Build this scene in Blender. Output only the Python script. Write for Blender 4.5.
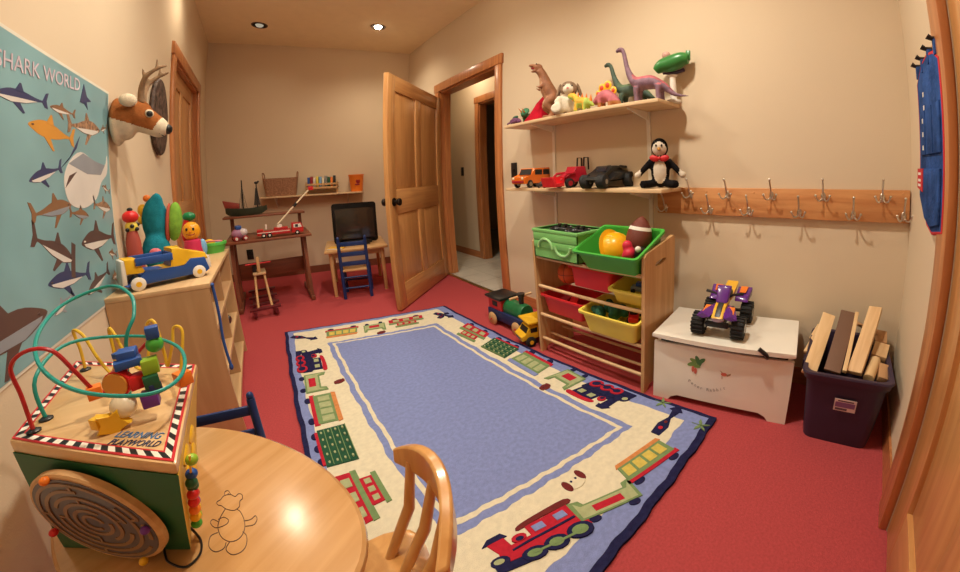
import bpy, bmesh, math, random
from mathutils import Vector, Matrix, Euler

# ---------------------------------------------------------------- camera, world, light, exposure
SC = bpy.context.scene
COL = SC.collection
for ob in list(bpy.data.objects):
    bpy.data.objects.remove(ob)

CAM_H, PITCH, ROLL, YAW = 1.0627, 0.0662, -0.0298, 0.8802
F = Vector((math.sin(YAW) * math.cos(PITCH), math.cos(YAW) * math.cos(PITCH), -math.sin(PITCH)))
R_ = Vector((math.cos(YAW), -math.sin(YAW), 0))
U_ = R_.cross(F)
cr, sr = math.cos(ROLL), math.sin(ROLL)
RX, UX = cr * R_ + sr * U_, -sr * R_ + cr * U_
cam = bpy.data.cameras.new('camera')
cam_ob = bpy.data.objects.new('camera', cam)
COL.objects.link(cam_ob)
cam_ob.matrix_world = Matrix(((RX.x, UX.x, -F.x, 0), (RX.y, UX.y, -F.y, 0), (RX.z, UX.z, -F.z, CAM_H), (0, 0, 0, 1)))
cam.type = 'PANO'
cam.panorama_type = 'FISHEYE_LENS_POLYNOMIAL'   # the photograph is a wide, bowed fisheye view
cam.sensor_width, cam.sensor_height = 36, 24
cam.fisheye_fov = math.pi * 1.9
cam.fisheye_polynomial_k0 = 0
cam.fisheye_polynomial_k1 = -0.07194722
cam.fisheye_polynomial_k2 = -0.00096805
cam.fisheye_polynomial_k3 = 0.00010830750
cam.fisheye_polynomial_k4 = -1.79762e-06
cam.shift_x, cam.shift_y = -118.934 / 960, -90.232 / 572
cam.clip_start = 0.01
SC.camera = cam_ob

world = bpy.data.worlds.new('world')
SC.world = world
world.use_nodes = True
world.node_tree.nodes['Background'].inputs[0].default_value = (0.9, 0.75, 0.55, 1)
world.node_tree.nodes['Background'].inputs[1].default_value = 0.02

SC.view_settings.view_transform = 'Standard'
SC.view_settings.look = 'None'
SC.view_settings.gamma = 1
SC.view_settings.use_curve_mapping = False
SC.view_settings.exposure = 0.0

H = 2.75
LAMP_COL, LAMP_WARM = (1.0, 0.93, 0.78), (1.0, 0.87, 0.66)
#        x      y     watts  visible fixture
LAMPS = [(1.08, 3.93, 42, True), (-0.09, 4.40, 5, True), (0.75, 0.75, 112, True), (-0.10, 1.75, 48, True), (0.72, 2.2, 62, True), (-0.38, 3.30, 16, True)]
for lx, ly, w, vis in LAMPS:
    l = bpy.data.lights.new('downlight_beam', 'SPOT')
    l.energy = w
    l.color = LAMP_WARM if ly > 3 else LAMP_COL
    l.spot_size = math.radians(150)
    l.spot_blend = 0.9
    l.shadow_soft_size = 0.055
    o = bpy.data.objects.new('downlight_beam', l)
    o.location = (lx, ly, H - 0.075)
    COL.objects.link(o)
l = bpy.data.lights.new('hall_fill_light', 'POINT'); l.energy = 7; l.color = (1, .86, .66); l.shadow_soft_size = .1  # unseen fill light added to brighten the hall
o = bpy.data.objects.new('hall_fill_light', l); o.location = (2.1, 3.9, 2.35); COL.objects.link(o)

SC.cycles.max_bounces = 8
SC.cycles.diffuse_bounces = 5

# ---------------------------------------------------------------- materials
MATS = {}


def mat(name, col, rough=0.5, metal=0.0, var=0.06, scale=8.0, bump=0.0, bscale=60.0, spec=0.4, coat=0.0):
    """plain coloured surface with a little procedural unevenness"""
    if name in MATS:
        return MATS[name]
    m = bpy.data.materials.new(name)
    m.use_nodes = True
    nt = m.node_tree
    b = nt.nodes['Principled BSDF']
    b.inputs['Roughness'].default_value = rough
    b.inputs['Metallic'].default_value = metal
    b.inputs['Specular IOR Level'].default_value = spec
    if coat:
        b.inputs['Coat Weight'].default_value = coat
        b.inputs['Coat Roughness'].default_value = 0.12
    tc = nt.nodes.new('ShaderNodeTexCoord')
    n = nt.nodes.new('ShaderNodeTexNoise')
    n.inputs['Scale'].default_value = scale
    nt.links.new(tc.outputs['Object'], n.inputs['Vector'])
    rp = nt.nodes.new('ShaderNodeValToRGB')
    c = Vector(col)
    rp.color_ramp.elements[0].color = (*(c * (1 - var)), 1)
    rp.color_ramp.elements[1].color = (*[min(1, x) for x in c * (1 + var)], 1)
    rp.color_ramp.elements[0].position, rp.color_ramp.elements[1].position = .3, .7
    nt.links.new(n.outputs['Fac'], rp.inputs[0])
    nt.links.new(rp.outputs[0], b.inputs['Base Color'])
    if bump:
        n2 = nt.nodes.new('ShaderNodeTexNoise')
        n2.inputs['Scale'].default_value = bscale
        nt.links.new(tc.outputs['Object'], n2.inputs['Vector'])
        bp = nt.nodes.new('ShaderNodeBump')
        bp.inputs['Strength'].default_value = bump
        bp.inputs['Distance'].default_value = 0.01
        nt.links.new(n2.outputs['Fac'], bp.inputs['Height'])
        nt.links.new(bp.outputs[0], b.inputs['Normal'])
    MATS[name] = m
    return m


def wood(name, c1, c2, axis='Z', stretch=14.0, scale=3.0, rough=0.4, coat=0.0, knots=False):
    """grain running along one axis"""
    if name in MATS:
        return MATS[name]
    m = bpy.data.materials.new(name)
    m.use_nodes = True
    nt = m.node_tree
    b = nt.nodes['Principled BSDF']
    b.inputs['Roughness'].default_value = rough
    if coat:
        b.inputs['Coat Weight'].default_value = coat
        b.inputs['Coat Roughness'].default_value = 0.15
    tc = nt.nodes.new('ShaderNodeTexCoord')
    mp = nt.nodes.new('ShaderNodeMapping')
    s = {'X': (1, stretch, stretch), 'Y': (stretch, 1, stretch), 'Z': (stretch, stretch, 1)}[axis]
    mp.inputs['Scale'].default_value = s
    nt.links.new(tc.outputs['Object'], mp.inputs[0])
    n = nt.nodes.new('ShaderNodeTexNoise')
    n.inputs['Scale'].default_value = scale
    n.inputs['Detail'].default_value = 5
    n.inputs['Distortion'].default_value = 0.6
    nt.links.new(mp.outputs[0], n.inputs['Vector'])
    rp = nt.nodes.new('ShaderNodeValToRGB')
    rp.color_ramp.elements[0].color = (*c1, 1)
    rp.color_ramp.elements[1].color = (*c2, 1)
    rp.color_ramp.elements[0].position, rp.color_ramp.elements[1].position = .35, .68
    nt.links.new(n.outputs['Fac'], rp.inputs[0])
    out = rp.outputs[0]
    if knots:
        v = nt.nodes.new('ShaderNodeTexVoronoi')
        v.inputs['Scale'].default_value = 4.2
        nt.links.new(tc.outputs['Object'], v.inputs['Vector'])
        r2 = nt.nodes.new('ShaderNodeValToRGB')
        r2.color_ramp.elements[0].color = (.25, .10, .04, 1)
        r2.color_ramp.elements[1].color = (1, 1, 1, 1)
        r2.color_ramp.elements[0].position, r2.color_ramp.elements[1].position = .05, .11
        nt.links.new(v.outputs['Distance'], r2.inputs[0])
        mx = nt.nodes.new('ShaderNodeMixRGB')
        mx.blend_type = 'MULTIPLY'
        mx.inputs[0].default_value = .8
        nt.links.new(out, mx.inputs[1]); nt.links.new(r2.outputs[0], mx.inputs[2])
        out = mx.outputs[0]
    nt.links.new(out, b.inputs['Base Color'])
    MATS[name] = m
    return m


def emit(name, col, strength):
    m = bpy.data.materials.new(name)
    m.use_nodes = True
    nt = m.node_tree
    nt.nodes.clear()
    e = nt.nodes.new('ShaderNodeEmission')
    e.inputs[0].default_value = (*col, 1); e.inputs[1].default_value = strength
    o = nt.nodes.new('ShaderNodeOutputMaterial')
    nt.links.new(e.outputs[0], o.inputs[0])
    return m


WALL = mat('cream wall paint', (.66, .535, .385), .85, var=.025, scale=1.5, bump=.06, bscale=220, spec=.2)
CEIL = mat('ceiling paint', (.90, .78, .55), .9, var=.02, bump=.05, bscale=150, spec=.15)
CARPET = mat('rose carpet', (.47, .075, .08), .95, var=.10, scale=120, bump=.5, bscale=700, spec=.05)
TILE = mat('hall tile', (.55, .5, .42), .5, var=.08, scale=6)
FIR = wood('fir trim', (.40, .14, .045), (.56, .23, .08), 'Z', 16, 2.5, .38, .3)
FIRH = wood('fir trim level', (.36, .12, .04), (.50, .19, .065), 'Y', 16, 2.5, .38, .3)
DOORW = wood('fir door', (.50, .23, .075), (.62, .32, .115), 'Z', 18, 2.2, .34, .35)
DOORX = wood('fir door rail', (.48, .22, .075), (.60, .31, .11), 'X', 18, 2.2, .34, .35)
MAPLE = wood('maple laminate', (.62, .40, .20), (.70, .47, .25), 'X', 12, 2.0, .45)
PINE = wood('pine', (.52, .29, .12), (.63, .39, .18), 'Z', 14, 2.5, .45)
PINEX = wood('pine along', (.52, .29, .12), (.63, .39, .18), 'X', 14, 2.5, .45)
PINEY = wood('pine across', (.58, .36, .18), (.72, .49, .27), 'Y', 14, 2.5, .45)
TABLEW = wood('lacquered maple', (.52, .275, .10), (.62, .355, .15), 'X', 10, 2.4, .2, .8)
CHAIRW = wood('lacquered beech', (.55, .26, .075), (.66, .35, .12), 'Z', 10, 3, .28, .5)
CEDAR = wood('knotty cedar', (.50, .20, .07), (.64, .31, .12), 'Y', 12, 3, .4, .2, knots=True)
DARKW = wood('mahogany', (.15, .045, .022), (.24, .075, .035), 'X', 12, 3, .4)
DARKZ = wood('mahogany upright', (.15, .045, .022), (.24, .075, .035), 'Z', 12, 3, .4)
SHELFW = wood('shelf board', (.62, .43, .24), (.74, .54, .33), 'Y', 10, 3, .5)
WHITE = mat('white paint', (.80, .76, .68), .4, var=.02, spec=.4)
CREAM = mat('cream plastic', (.80, .70, .50), .35)
OFFW = mat('off white', (.75, .70, .62), .6)
BLACK = mat('black plastic', (.012, .012, .013), .35, var=.2)
RUBBER = mat('black rubber', (.010, .010, .011), .7, var=.3, bump=.3, bscale=90)
GREYM = mat('grey metal', (.42, .40, .38), .35, 1.0)
NICKEL = mat('brushed nickel', (.62, .57, .50), .3, 1.0, var=.1)
BRONZE = mat('dark bronze', (.03, .022, .018), .35, .8)
RED = mat('red plastic', (.62, .02, .022), .35)
DRED = mat('deep red', (.30, .012, .02), .4)
YEL = mat('yellow plastic', (.80, .46, .02), .35)
LYEL = mat('light yellow plastic', (.78, .62, .09), .35)
GRN = mat('green plastic', (.06, .38, .05), .35)
LGRN = mat('light green plastic', (.20, .52, .16), .38)
DGRN = mat('dark green', (.012, .10, .045), .4)
BLU = mat('blue plastic', (.02, .08, .32), .4)
NAVY = mat('navy', (.012, .022, .09), .5)
BPAINT = mat('blue chair paint', (.012, .035, .14), .35)
TEAL = mat('teal', (.01, .28, .24), .35)
PURP = mat('purple', (.14, .03, .28), .35)
TUBP = mat('deep purple tub plastic', (.035, .022, .05), .4)
ORNG = mat('orange', (.80, .20, .02), .4)
PINK = mat('pink', (.75, .18, .22), .5)
LBLU = mat('light blue', (.18, .42, .70), .4)
SKIN_T = mat('tan', (.55, .34, .17), .7)


# ---------------------------------------------------------------- mesh helpers
class G:
    """collects shapes into one mesh; M is the current local transform, mi the current material slot"""

    def __init__(s):
        s.bm = bmesh.new(); s.M = Matrix(); s.mi = 0

    def add(s, vs, fs):
        bv = [s.bm.verts.new(s.M @ Vector(v)) for v in vs]
        out = []
        for f in fs:
            try:
                fc = s.bm.faces.new([bv[i] for i in f]); fc.material_index = s.mi; out.append(fc)
            except ValueError:
                pass
        return bv, out

    def box(s, x0, y0, z0, x1, y1, z1, bev=0.0, seg=2):
        vs = [(x, y, z) for z in (z0, z1) for y in (y0, y1) for x in (x0, x1)]
        fs = [(0, 2, 3, 1), (4, 5, 7, 6), (0, 1, 5, 4), (2, 6, 7, 3), (0, 4, 6, 2), (1, 3, 7, 5)]
        bv, ff = s.add(vs, fs)
        if bev:
            es = list({e for f in ff for e in f.edges})
            bmesh.ops.bevel(s.bm, geom=es, offset=bev, segments=seg, affect='EDGES', profile=.5)
        return s

    def hexa(s, bot, top, bev=0.0):
        """solid between two quads"""
        vs = list(bot) + list(top)
        bv, ff = s.add(vs, [(3, 2, 1, 0), (4, 5, 6, 7), (0, 1, 5, 4), (1, 2, 6, 5), (2, 3, 7, 6), (3, 0, 4, 7)])
        if bev:
            es = list({e for f in ff for e in f.edges})
            bmesh.ops.bevel(s.bm, geom=es, offset=bev, segments=2, affect='EDGES', profile=.5)
        return s

    def tube(s, pts, r, seg=8, closed=False, cap=True):
        pts = [Vector(p) for p in pts]
        n = len(pts)
        rs = [r] * n if not hasattr(r, '__len__') else list(r)
        tang = []
        for i in range(n):
            if closed:
                d = pts[(i + 1) % n] - pts[i - 1]
            else:
                d = pts[min(i + 1, n - 1)] - pts[max(i - 1, 0)]
            tang.append(d.normalized() if d.length > 1e-9 else Vector((0, 0, 1)))
        t0 = tang[0]
        nrm = t0.orthogonal().normalized()
        vs, fs = [], []
        prev = t0
        for i in range(n):
            t = tang[i]
            ax = prev.cross(t)
            if ax.length > 1e-7:
                nrm = Matrix.Rotation(prev.angle(t), 3, ax.normalized()) @ nrm
            nrm = (nrm - t * nrm.dot(t)).normalized()
            bi = t.cross(nrm)
            for k in range(seg):
                a = 2 * math.pi * k / seg
                vs.append(pts[i] + (nrm * math.cos(a) + bi * math.sin(a)) * rs[i])
            prev = t
        m = n if closed else n - 1
        for i in range(m):
            j = (i + 1) % n
            for k in range(seg):
                k2 = (k + 1) % seg
                fs.append((i * seg + k, i * seg + k2, j * seg + k2, j * seg + k))
        if not closed and cap:
            fs.append(tuple(range(seg))[::-1]); fs.append(tuple((n - 1) * seg + k for k in range(seg)))
        s.add(vs, fs)
        return s

    def cyl(s, p0, p1, r0, r1=None, seg=16):
        return s.tube([p0, p1], [r0, r0 if r1 is None else r1], seg)

    def ell(s, c, r, rot=None, seg=14, rings=9):
        if not hasattr(r, '__len__'):
            r = (r, r, r)
        rm = Euler(rot).to_matrix() if rot else Matrix.Identity(3)
        c = Vector(c)
        vs, fs = [], []
        for i in range(1, rings):
            th = math.pi * i / rings
            for k in range(seg):
                a = 2 * math.pi * k / seg
                vs.append(c + rm @ Vector((r[0] * math.sin(th) * math.cos(a), r[1] * math.sin(th) * math.sin(a), r[2] * math.cos(th))))
        for i in range(rings - 2):
            for k in range(seg):
                k2 = (k + 1) % seg
                fs.append((i * seg + k, (i + 1) * seg + k, (i + 1) * seg + k2, i * seg + k2))
        t, b = len(vs), len(vs) + 1
        vs += [c + rm @ Vector((0, 0, r[2])), c - rm @ Vector((0, 0, r[2]))]
        for k in range(seg):
            k2 = (k + 1) % seg
            fs.append((t, k, k2)); fs.append((b, (rings - 2) * seg + k2, (rings - 2) * seg + k))
        s.add(vs, fs)
        return s

    def lathe(s, prof, c=(0, 0, 0), seg=20):
        """profile of (radius, height) around the vertical through c"""
        vs, fs = [], []
        for r, z in prof:
            for k in range(seg):
                a = 2 * math.pi * k / seg
                vs.append((c[0] + r * math.cos(a), c[1] + r * math.sin(a), c[2] + z))
        for i in range(len(prof) - 1):
            for k in range(seg):
                k2 = (k + 1) % seg
                fs.append((i * seg + k, i * seg + k2, (i + 1) * seg + k2, (i + 1) * seg + k))
        if prof[0][0] > 1e-5:
            fs.append(tuple(range(seg))[::-1])
        if prof[-1][0] > 1e-5:
            fs.append(tuple((len(prof) - 1) * seg + k for k in range(seg)))
        s.add(vs, fs)
        return s

    def prism(s, pts, z0, z1, bev=0.0):
        n = len(pts)
        vs = [(p[0], p[1], z0) for p in pts] + [(p[0], p[1], z1) for p in pts]
        fs = [tuple(range(n))[::-1], tuple(range(n, 2 * n))] + [(i, (i + 1) % n, n + (i + 1) % n, n + i) for i in range(n)]
        bv, ff = s.add(vs, fs)
        if bev:
            es = list({e for f in ff[:2] for e in f.edges})
            bmesh.ops.bevel(s.bm, geom=es, offset=bev, segments=2, affect='EDGES', profile=.5)
        return s

    def loft(s, rings, cap=True, close=True):
        n = len(rings[0])
        vs = [v for r in rings for v in r]
        fs = []
        for i in range(len(rings) - 1):
            for k in range(n if close else n - 1):
                k2 = (k + 1) % n
                fs.append((i * n + k, i * n + k2, (i + 1) * n + k2, (i + 1) * n + k))
        if cap:
            fs.append(tuple(range(n))[::-1]); fs.append(tuple((len(rings) - 1) * n + k for k in range(n)))
        s.add(vs, fs)
        return s

    def text(s, body, size, M, extrude=0.0006, width=None):
        cu = bpy.data.curves.new('lettering', 'FONT')
        cu.body = body; cu.size = size; cu.extrude = extrude; cu.align_x = 'CENTER'; cu.align_y = 'CENTER'
        cu.resolution_u = 3
        o = bpy.data.objects.new('lettering', cu)
        COL.objects.link(o)
        bpy.context.view_layer.update()
        dg = bpy.context.evaluated_depsgraph_get()
        me = bpy.data.meshes.new_from_object(o.evaluated_get(dg))
        bpy.data.objects.remove(o); bpy.data.curves.remove(cu)
        vs = [v.co.copy() for v in me.vertices]
        if width and vs:
            w = max(v.x for v in vs) - min(v.x for v in vs)
            for v in vs:
                v.x *= width / w
        keep = s.M.copy(); s.M = keep @ M
        s.add(vs, [tuple(p.vertices) for p in me.polygons])
        s.M = keep
        bpy.data.meshes.remove(me)
        return s

    def mesh(s, name, ang=40):
        bmesh.ops.recalc_face_normals(s.bm, faces=s.bm.faces[:])
        me = bpy.data.meshes.new(name)
        s.bm.to_mesh(me); s.bm.free()
        me.shade_smooth()
        me.set_sharp_from_angle(angle=math.radians(ang))
        return me

    def build(s, name, mats, parent=None, ang=40):
        me = s.mesh(name, ang)
        for m in (mats if isinstance(mats, (list, tuple)) else [mats]):
            me.materials.append(m)
        o = bpy.data.objects.new(name, me)
        COL.objects.link(o)
        o.parent = parent
        return o


def T(x=0, y=0, z=0, rx=0, ry=0, rz=0, s=1.0):
    return Matrix.Translation((x, y, z)) @ Euler((rx, ry, rz)).to_matrix().to_4x4() @ (Matrix.Scale(s, 4) if not hasattr(s, '__len__') else Matrix.Diagonal((*s, 1)))


def fuse(g, name, mats, parent, vox=.01, it=6, pick=None):
    """melts overlapping blobs into one continuous skin; pick(co, normal) chooses the material slot"""
    me = bpy.data.meshes.new('skin'); bmesh.ops.recalc_face_normals(g.bm, faces=g.bm.faces[:])
    g.bm.to_mesh(me); g.bm.free()
    o = bpy.data.objects.new('skin', me); COL.objects.link(o)
    r = o.modifiers.new('r', 'REMESH'); r.mode = 'VOXEL'; r.voxel_size = vox
    sm = o.modifiers.new('s', 'SMOOTH'); sm.factor = .5; sm.iterations = it
    bpy.context.view_layer.update()
    dg = bpy.context.evaluated_depsgraph_get()
    me2 = bpy.data.meshes.new_from_object(o.evaluated_get(dg))
    bpy.data.objects.remove(o); bpy.data.meshes.remove(me)
    me2.name = name
    me2.materials.clear()
    for m in (mats if isinstance(mats, (list, tuple)) else [mats]):
        me2.materials.append(m)
    me2.shade_smooth()
    if pick:
        for p in me2.polygons:
            p.material_index = pick(p.center, p.normal)
    else:
        for p in me2.polygons:
            p.material_index = 0
    o2 = bpy.data.objects.new(name, me2); COL.objects.link(o2); o2.parent = parent
    return o2


def tag(o, label, cat, group=None, kind=None):
    if label: o['label'] = label
    if cat: o['category'] = cat
    if group: o['group'] = group
    if kind: o['kind'] = kind
    return o


def thing(name, label, cat, loc=(0, 0, 0), rz=0.0, group=None, rot=None, s=1.0):
    o = bpy.data.objects.new(name, None)
    o.empty_display_size = .05
    COL.objects.link(o)
    o.location = loc
    o.rotation_euler = rot if rot else (0, 0, rz)
    o.scale = (s, s, s)
    return tag(o, label, cat, group)


def struct(o):
    o['kind'] = 'structure'
    return o


def dup(root, loc=None, rot=None, label=None, group=None):
    def cp(o, par):
        c = o.copy(); COL.objects.link(c); c.parent = par
        for ch in o.children:
            cp(ch, c)
        return c
    r = cp(root, None)
    if loc is not None: r.location = loc
    if rot is not None: r.rotation_euler = rot
    if label: r['label'] = label
    if group: r['group'] = group
    return r


def crom(pts, n=6, closed=True):
    """smooth curve through 2-D or 3-D points"""
    P = [Vector(p) for p in pts]; m = len(P); out = []
    for i in range(m if closed else m - 1):
        p0 = P[(i - 1) % m] if closed else P[max(i - 1, 0)]
        p1, p2 = P[i], P[(i + 1) % m]
        p3 = P[(i + 2) % m] if closed else P[min(i + 2, m - 1)]
        for k in range(n):
            t = k / n
            out.append(.5 * ((2 * p1) + (p2 - p0) * t + (2 * p0 - 5 * p1 + 4 * p2 - p3) * t * t + (3 * p1 - p0 - 3 * p2 + p3) * t ** 3))
    if not closed:
        out.append(P[-1])
    return out


def rrect(w, h, r, n=4):
    out = []
    for cx, cy, a0 in ((w / 2 - r, h / 2 - r, 0), (-w / 2 + r, h / 2 - r, 90), (-w / 2 + r, -h / 2 + r, 180), (w / 2 - r, -h / 2 + r, 270)):
        for k in range(n + 1):
            a = math.radians(a0 + 90 * k / n)
            out.append((cx + r * math.cos(a), cy + r * math.sin(a)))
    return out


rnd = random.Random(7)
XL, XR, YN, SH, YB0 = -0.6414, 1.7235, -0.2532, -0.2199, 5.15


def yback(x):
    return YB0 + SH * (x - XL)


# ---------------------------------------------------------------- room shell
g = G(); g.box(XL - .12, YN - .12, -.1, XR, yback(XL) + .3, 0)
struct(g.build('floor', CARPET))
g = G(); g.box(XR, 2.0, -.1, 4.6, 6.2, -.004)
struct(g.build('floor_hall', TILE))
# tile joints in the hall are strips of the tile floor's own pattern: narrow grooves
g = G()
for k in range(9):
    g.box(XR + .02 + k * .3, 2.0, -.0038, XR + .026 + k * .3, 6.0, -.0028)
for k in range(12):
    g.box(XR + .02, 2.2 + k * .3, -.0038, 4.5, 2.206 + k * .3, -.0028)
struct(g.build('trim_hall_grout', mat('grout', (.42, .38, .32), .8)))

# ceiling with holes for the recessed cans
bm = bmesh.new()
es = []
outer = [bm.verts.new((x, y, H)) for x, y in ((XL - .1, YN - .1), (XR + .1, YN - .1), (XR + .1, yback(XL) + .3), (XL - .1, yback(XL) + .3))]
for i in range(4):
    es.append(bm.edges.new((outer[i], outer[(i + 1) % 4])))
for lx, ly, w, vis in LAMPS:
    ring = [bm.verts.new((lx + .068 * math.cos(a), ly + .068 * math.sin(a), H)) for a in [2 * math.pi * k / 24 for k in range(24)]]
    for i in range(24):
        es.append(bm.edges.new((ring[i], ring[(i + 1) % 24])))
bmesh.ops.triangle_fill(bm, use_beauty=True, edges=es, normal=(0, 0, -1))
me = bpy.data.meshes.new('ceiling'); bm.to_mesh(me); bm.free(); me.materials.append(CEIL)
o = bpy.data.objects.new('ceiling', me); COL.objects.link(o); struct(o)

# left wall with a door opening (y 3.40..4.55)
g = G()
LD0, LD1, LDZ = 3.385, 4.53, 2.04
g.box(XL - .12, YN - .12, 0, XL, LD0, H); g.box(XL - .12, LD0, LDZ, XL, LD1, H); g.box(XL - .12, LD1, 0, XL, yback(XL) + .2, H)
struct(g.build('wall_left', WALL))
# back wall, slightly out of square
g = G()
g.prism([(XL - .05, yback(XL - .05)), (XR + .05, yback(XR + .05)), (XR + .05, yback(XR + .05) + .12), (XL - .05, yback(XL - .05) + .12)], 0, H)
struct(g.build('wall_back', WALL))
# right wall with door opening
RD0, RD1, RDZ = 2.52, 3.64, 2.01
g = G()
g.box(XR, YN - .12, 0, XR + .12, RD0, H); g.box(XR, RD0, RDZ, XR + .12, RD1, H); g.box(XR, RD1, 0, XR + .12, 5.2, H)
struct(g.build('wall_right', WALL))
# near wall beside and behind the camera, with a door
ND0, ND1, NDZ = 0.10, 0.985, 2.04
g = G()
g.box(ND1, YN - .12, 0, XR + .1, YN, H); g.box(ND0, YN - .12, NDZ, ND1, YN, H); g.box(XL - .1, YN - .12, 0, ND0, YN, H)
struct(g.build('wall_near', WALL))
# hall shell
HX = 2.42
HD0, HD1 = 3.08, 3.93
g = G()
g.box(HX, HD1, 0, HX + .1, 6.2, 2.5); g.box(HX, HD0, 2.0, HX + .1, HD1, 2.5); g.box(HX, 2.0, 0, HX + .1, HD0, 2.5)
struct(g.build('wall_hall', WALL))
g = G(); g.box(XR + .12, 2.0, 0, 4.6, 2.08, 2.5); g.box(XR + .12, 6.1, 0, 4.6, 6.2, 2.5)
struct(g.build('wall_hall_end', WALL))
g = G(); g.box(XR + .12, 2.0, 2.5, 4.6, 6.2, 2.55)
struct(g.build('ceiling_hall', CEIL))
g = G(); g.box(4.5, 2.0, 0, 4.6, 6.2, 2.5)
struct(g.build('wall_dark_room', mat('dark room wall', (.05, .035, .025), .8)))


def casing(name, x0, x1, y0, y1, zt, w, t, ax):
    """flat casing boards around an opening; ax 'y' = opening runs along y on a wall at x0"""
    g = G()
    if ax == 'y':
        g.box(x0, y0 - w, 0, x1, y0, zt, .004); g.box(x0, y1, 0, x1, y1 + w, zt, .004)
        g.box(x0 - .004 * (1 if x1 > x0 else -1), y0 - w - .015, zt, x1, y1 + w + .015, zt + w, .004)
    else:
        g.box(y0 - w, x0, 0, y0, x1, zt, .004); g.box(y1, x0, 0, y1 + w, x1, zt, .004)
        g.box(y0 - w - .015, x0, zt, y1 + w + .015, x1, zt + w, .004)
    return struct(g.build(name, FIR))


casing('trim_1', XR - .022, XR, RD0, RD1, RDZ, .09, 0, 'y')
casing('trim_2', XL, XL + .022, LD0, LD1, LDZ, .09, 0, 'y')
casing('trim_3', YN, YN + .024, ND0, ND1, NDZ, .105, 0, 'x')
casing('trim_4', HX - .022, HX, HD0, HD1, 2.0, .085, 0, 'y')
# jamb linings
g = G()
g.box(XR, RD0, 0, XR + .125, RD0 + .018, RDZ); g.box(XR, RD1 - .018, 0, XR + .125, RD1, RDZ); g.box(XR, RD0, RDZ - .018, XR + .125, RD1, RDZ)
g.box(XR + .05, RD0 + .018, 0, XR + .085, RD0 + .03, RDZ - .018); g.box(XR + .05, RD1 - .03, 0, XR + .085, RD1 - .018, RDZ - .018)
struct(g.build('trim_5', FIR))
g = G()
g.box(XL - .12, LD0, 0, XL, LD0 + .018, LDZ); g.box(XL - .12, LD1 - .018, 0, XL, LD1, LDZ); g.box(XL - .12, LD0, LDZ - .018, XL, LD1, LDZ)
struct(g.build('trim_6', FIR))
g = G()
g.box(HX, HD0, 0, HX + .1, HD0 + .018, 2.0); g.box(HX, HD1 - .018, 0, HX + .1, HD1, 2.0); g.box(HX, HD0, 1.982, HX + .1, HD1, 2.0)
struct(g.build('trim_7', FIR))


def panel_door(name, w, h, t, parent_loc, rz, knob_side, with_knob=True):
    """four-panel door: stiles, rails and raised panels in one leaf; local x along the width from the hinge"""
    d = bpy.data.objects.new(name, None); COL.objects.link(d)
    d.location = parent_loc; d.rotation_euler = (0, 0, rz); d['kind'] = 'structure'
    g = G()
    st, mr = .115, .105
    cw = (w - 2 * st - mr) / 2
    lock0, lock1 = .78, .98
    g.box(0, -t / 2, 0, st, t / 2, h, .002); g.box(w - st, -t / 2, 0, w, t / 2, h, .002)
    g.box(st + cw, -t / 2, .2, st + cw + mr, t / 2, lock0, .002); g.box(st + cw, -t / 2, lock1, st + cw + mr, t / 2, h - .13, .002)
    g.mi = 1
    for z0, z1 in ((0, .2), (lock0, lock1), (h - .13, h)):
        g.box(st, -t / 2, z0, w - st, t / 2, z1, .002)
    g.mi = 0
    for x0 in (st, st + cw + mr):
        for z0, z1 in ((.2, lock0), (lock1, h - .13)):
            b = .028
            for sg in (-1, 1):
                y1, y0 = sg * (t / 2 - .005), sg * (t / 2 - .014)
                g.hexa([(x0 + .004, y0, z0 + .004), (x0 + cw - .004, y0, z0 + .004), (x0 + cw - .004, y0, z1 - .004), (x0 + .004, y0, z1 - .004)],
                       [(x0 + b, y1, z0 + b), (x0 + cw - b, y1, z0 + b), (x0 + cw - b, y1, z1 - b), (x0 + b, y1, z1 - b)])
            g.box(x0, -t / 2 + .014, z0, x0 + cw, t / 2 - .014, z1)
    lf = g.build('door_leaf', [DOORW, DOORX], d); lf['kind'] = 'structure'
    if with_knob:
        for sg in (-1, 1):
            k = G()
            kx = w - .065
            k.M = Matrix.Translation((kx, sg * t / 2, .88)) @ Euler((-sg * math.pi / 2, 0, 0)).to_matrix().to_4x4()
            k.lathe([(.034, 0), (.034, .006), (.014, .010), (.012, .028), (.026, .036), (.031, .048), (.028, .06), (.0, .065)])
            o = k.build('door_knob', BRONZE, d); o['kind'] = 'structure'; o['label'] = 'dark bronze round door knob'
    return d


panel_door('door_1', 1.115, 1.91, .042, (1.695, 3.60, .012), math.radians(222), 1)
panel_door('door_2', LD1 - LD0 - .04, LDZ - .03, .04, (XL - .055, LD0 + .02, .01), math.radians(90), 1, False)
panel_door('door_3', ND1 - ND0 - .01, NDZ - .02, .04, (ND1 - .005, YN - .02, .012), math.radians(180), 1, True)
# hinges' leaves on the open door
g = G()
for z in (.25, 1.0, 1.8):
    g.cyl((1.707, 3.617, z - .045), (1.707, 3.617, z + .045), .007, seg=10)
struct(g.build('trim_8', BRONZE))


def base(name, a, b, nrm, h=.085, t=.014, m=None):
    g = G()
    a, b, n = Vector((*a, 0)), Vector((*b, 0)), Vector((*nrm, 0)).normalized() * t
    z = Vector((0, 0, h))
    g.hexa([a, b, b + n, a + n], [a + z, b + z, b + n * .6 + z, a + n * .6 + z])
    return struct(g.build(name, m or FIRH))


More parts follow.
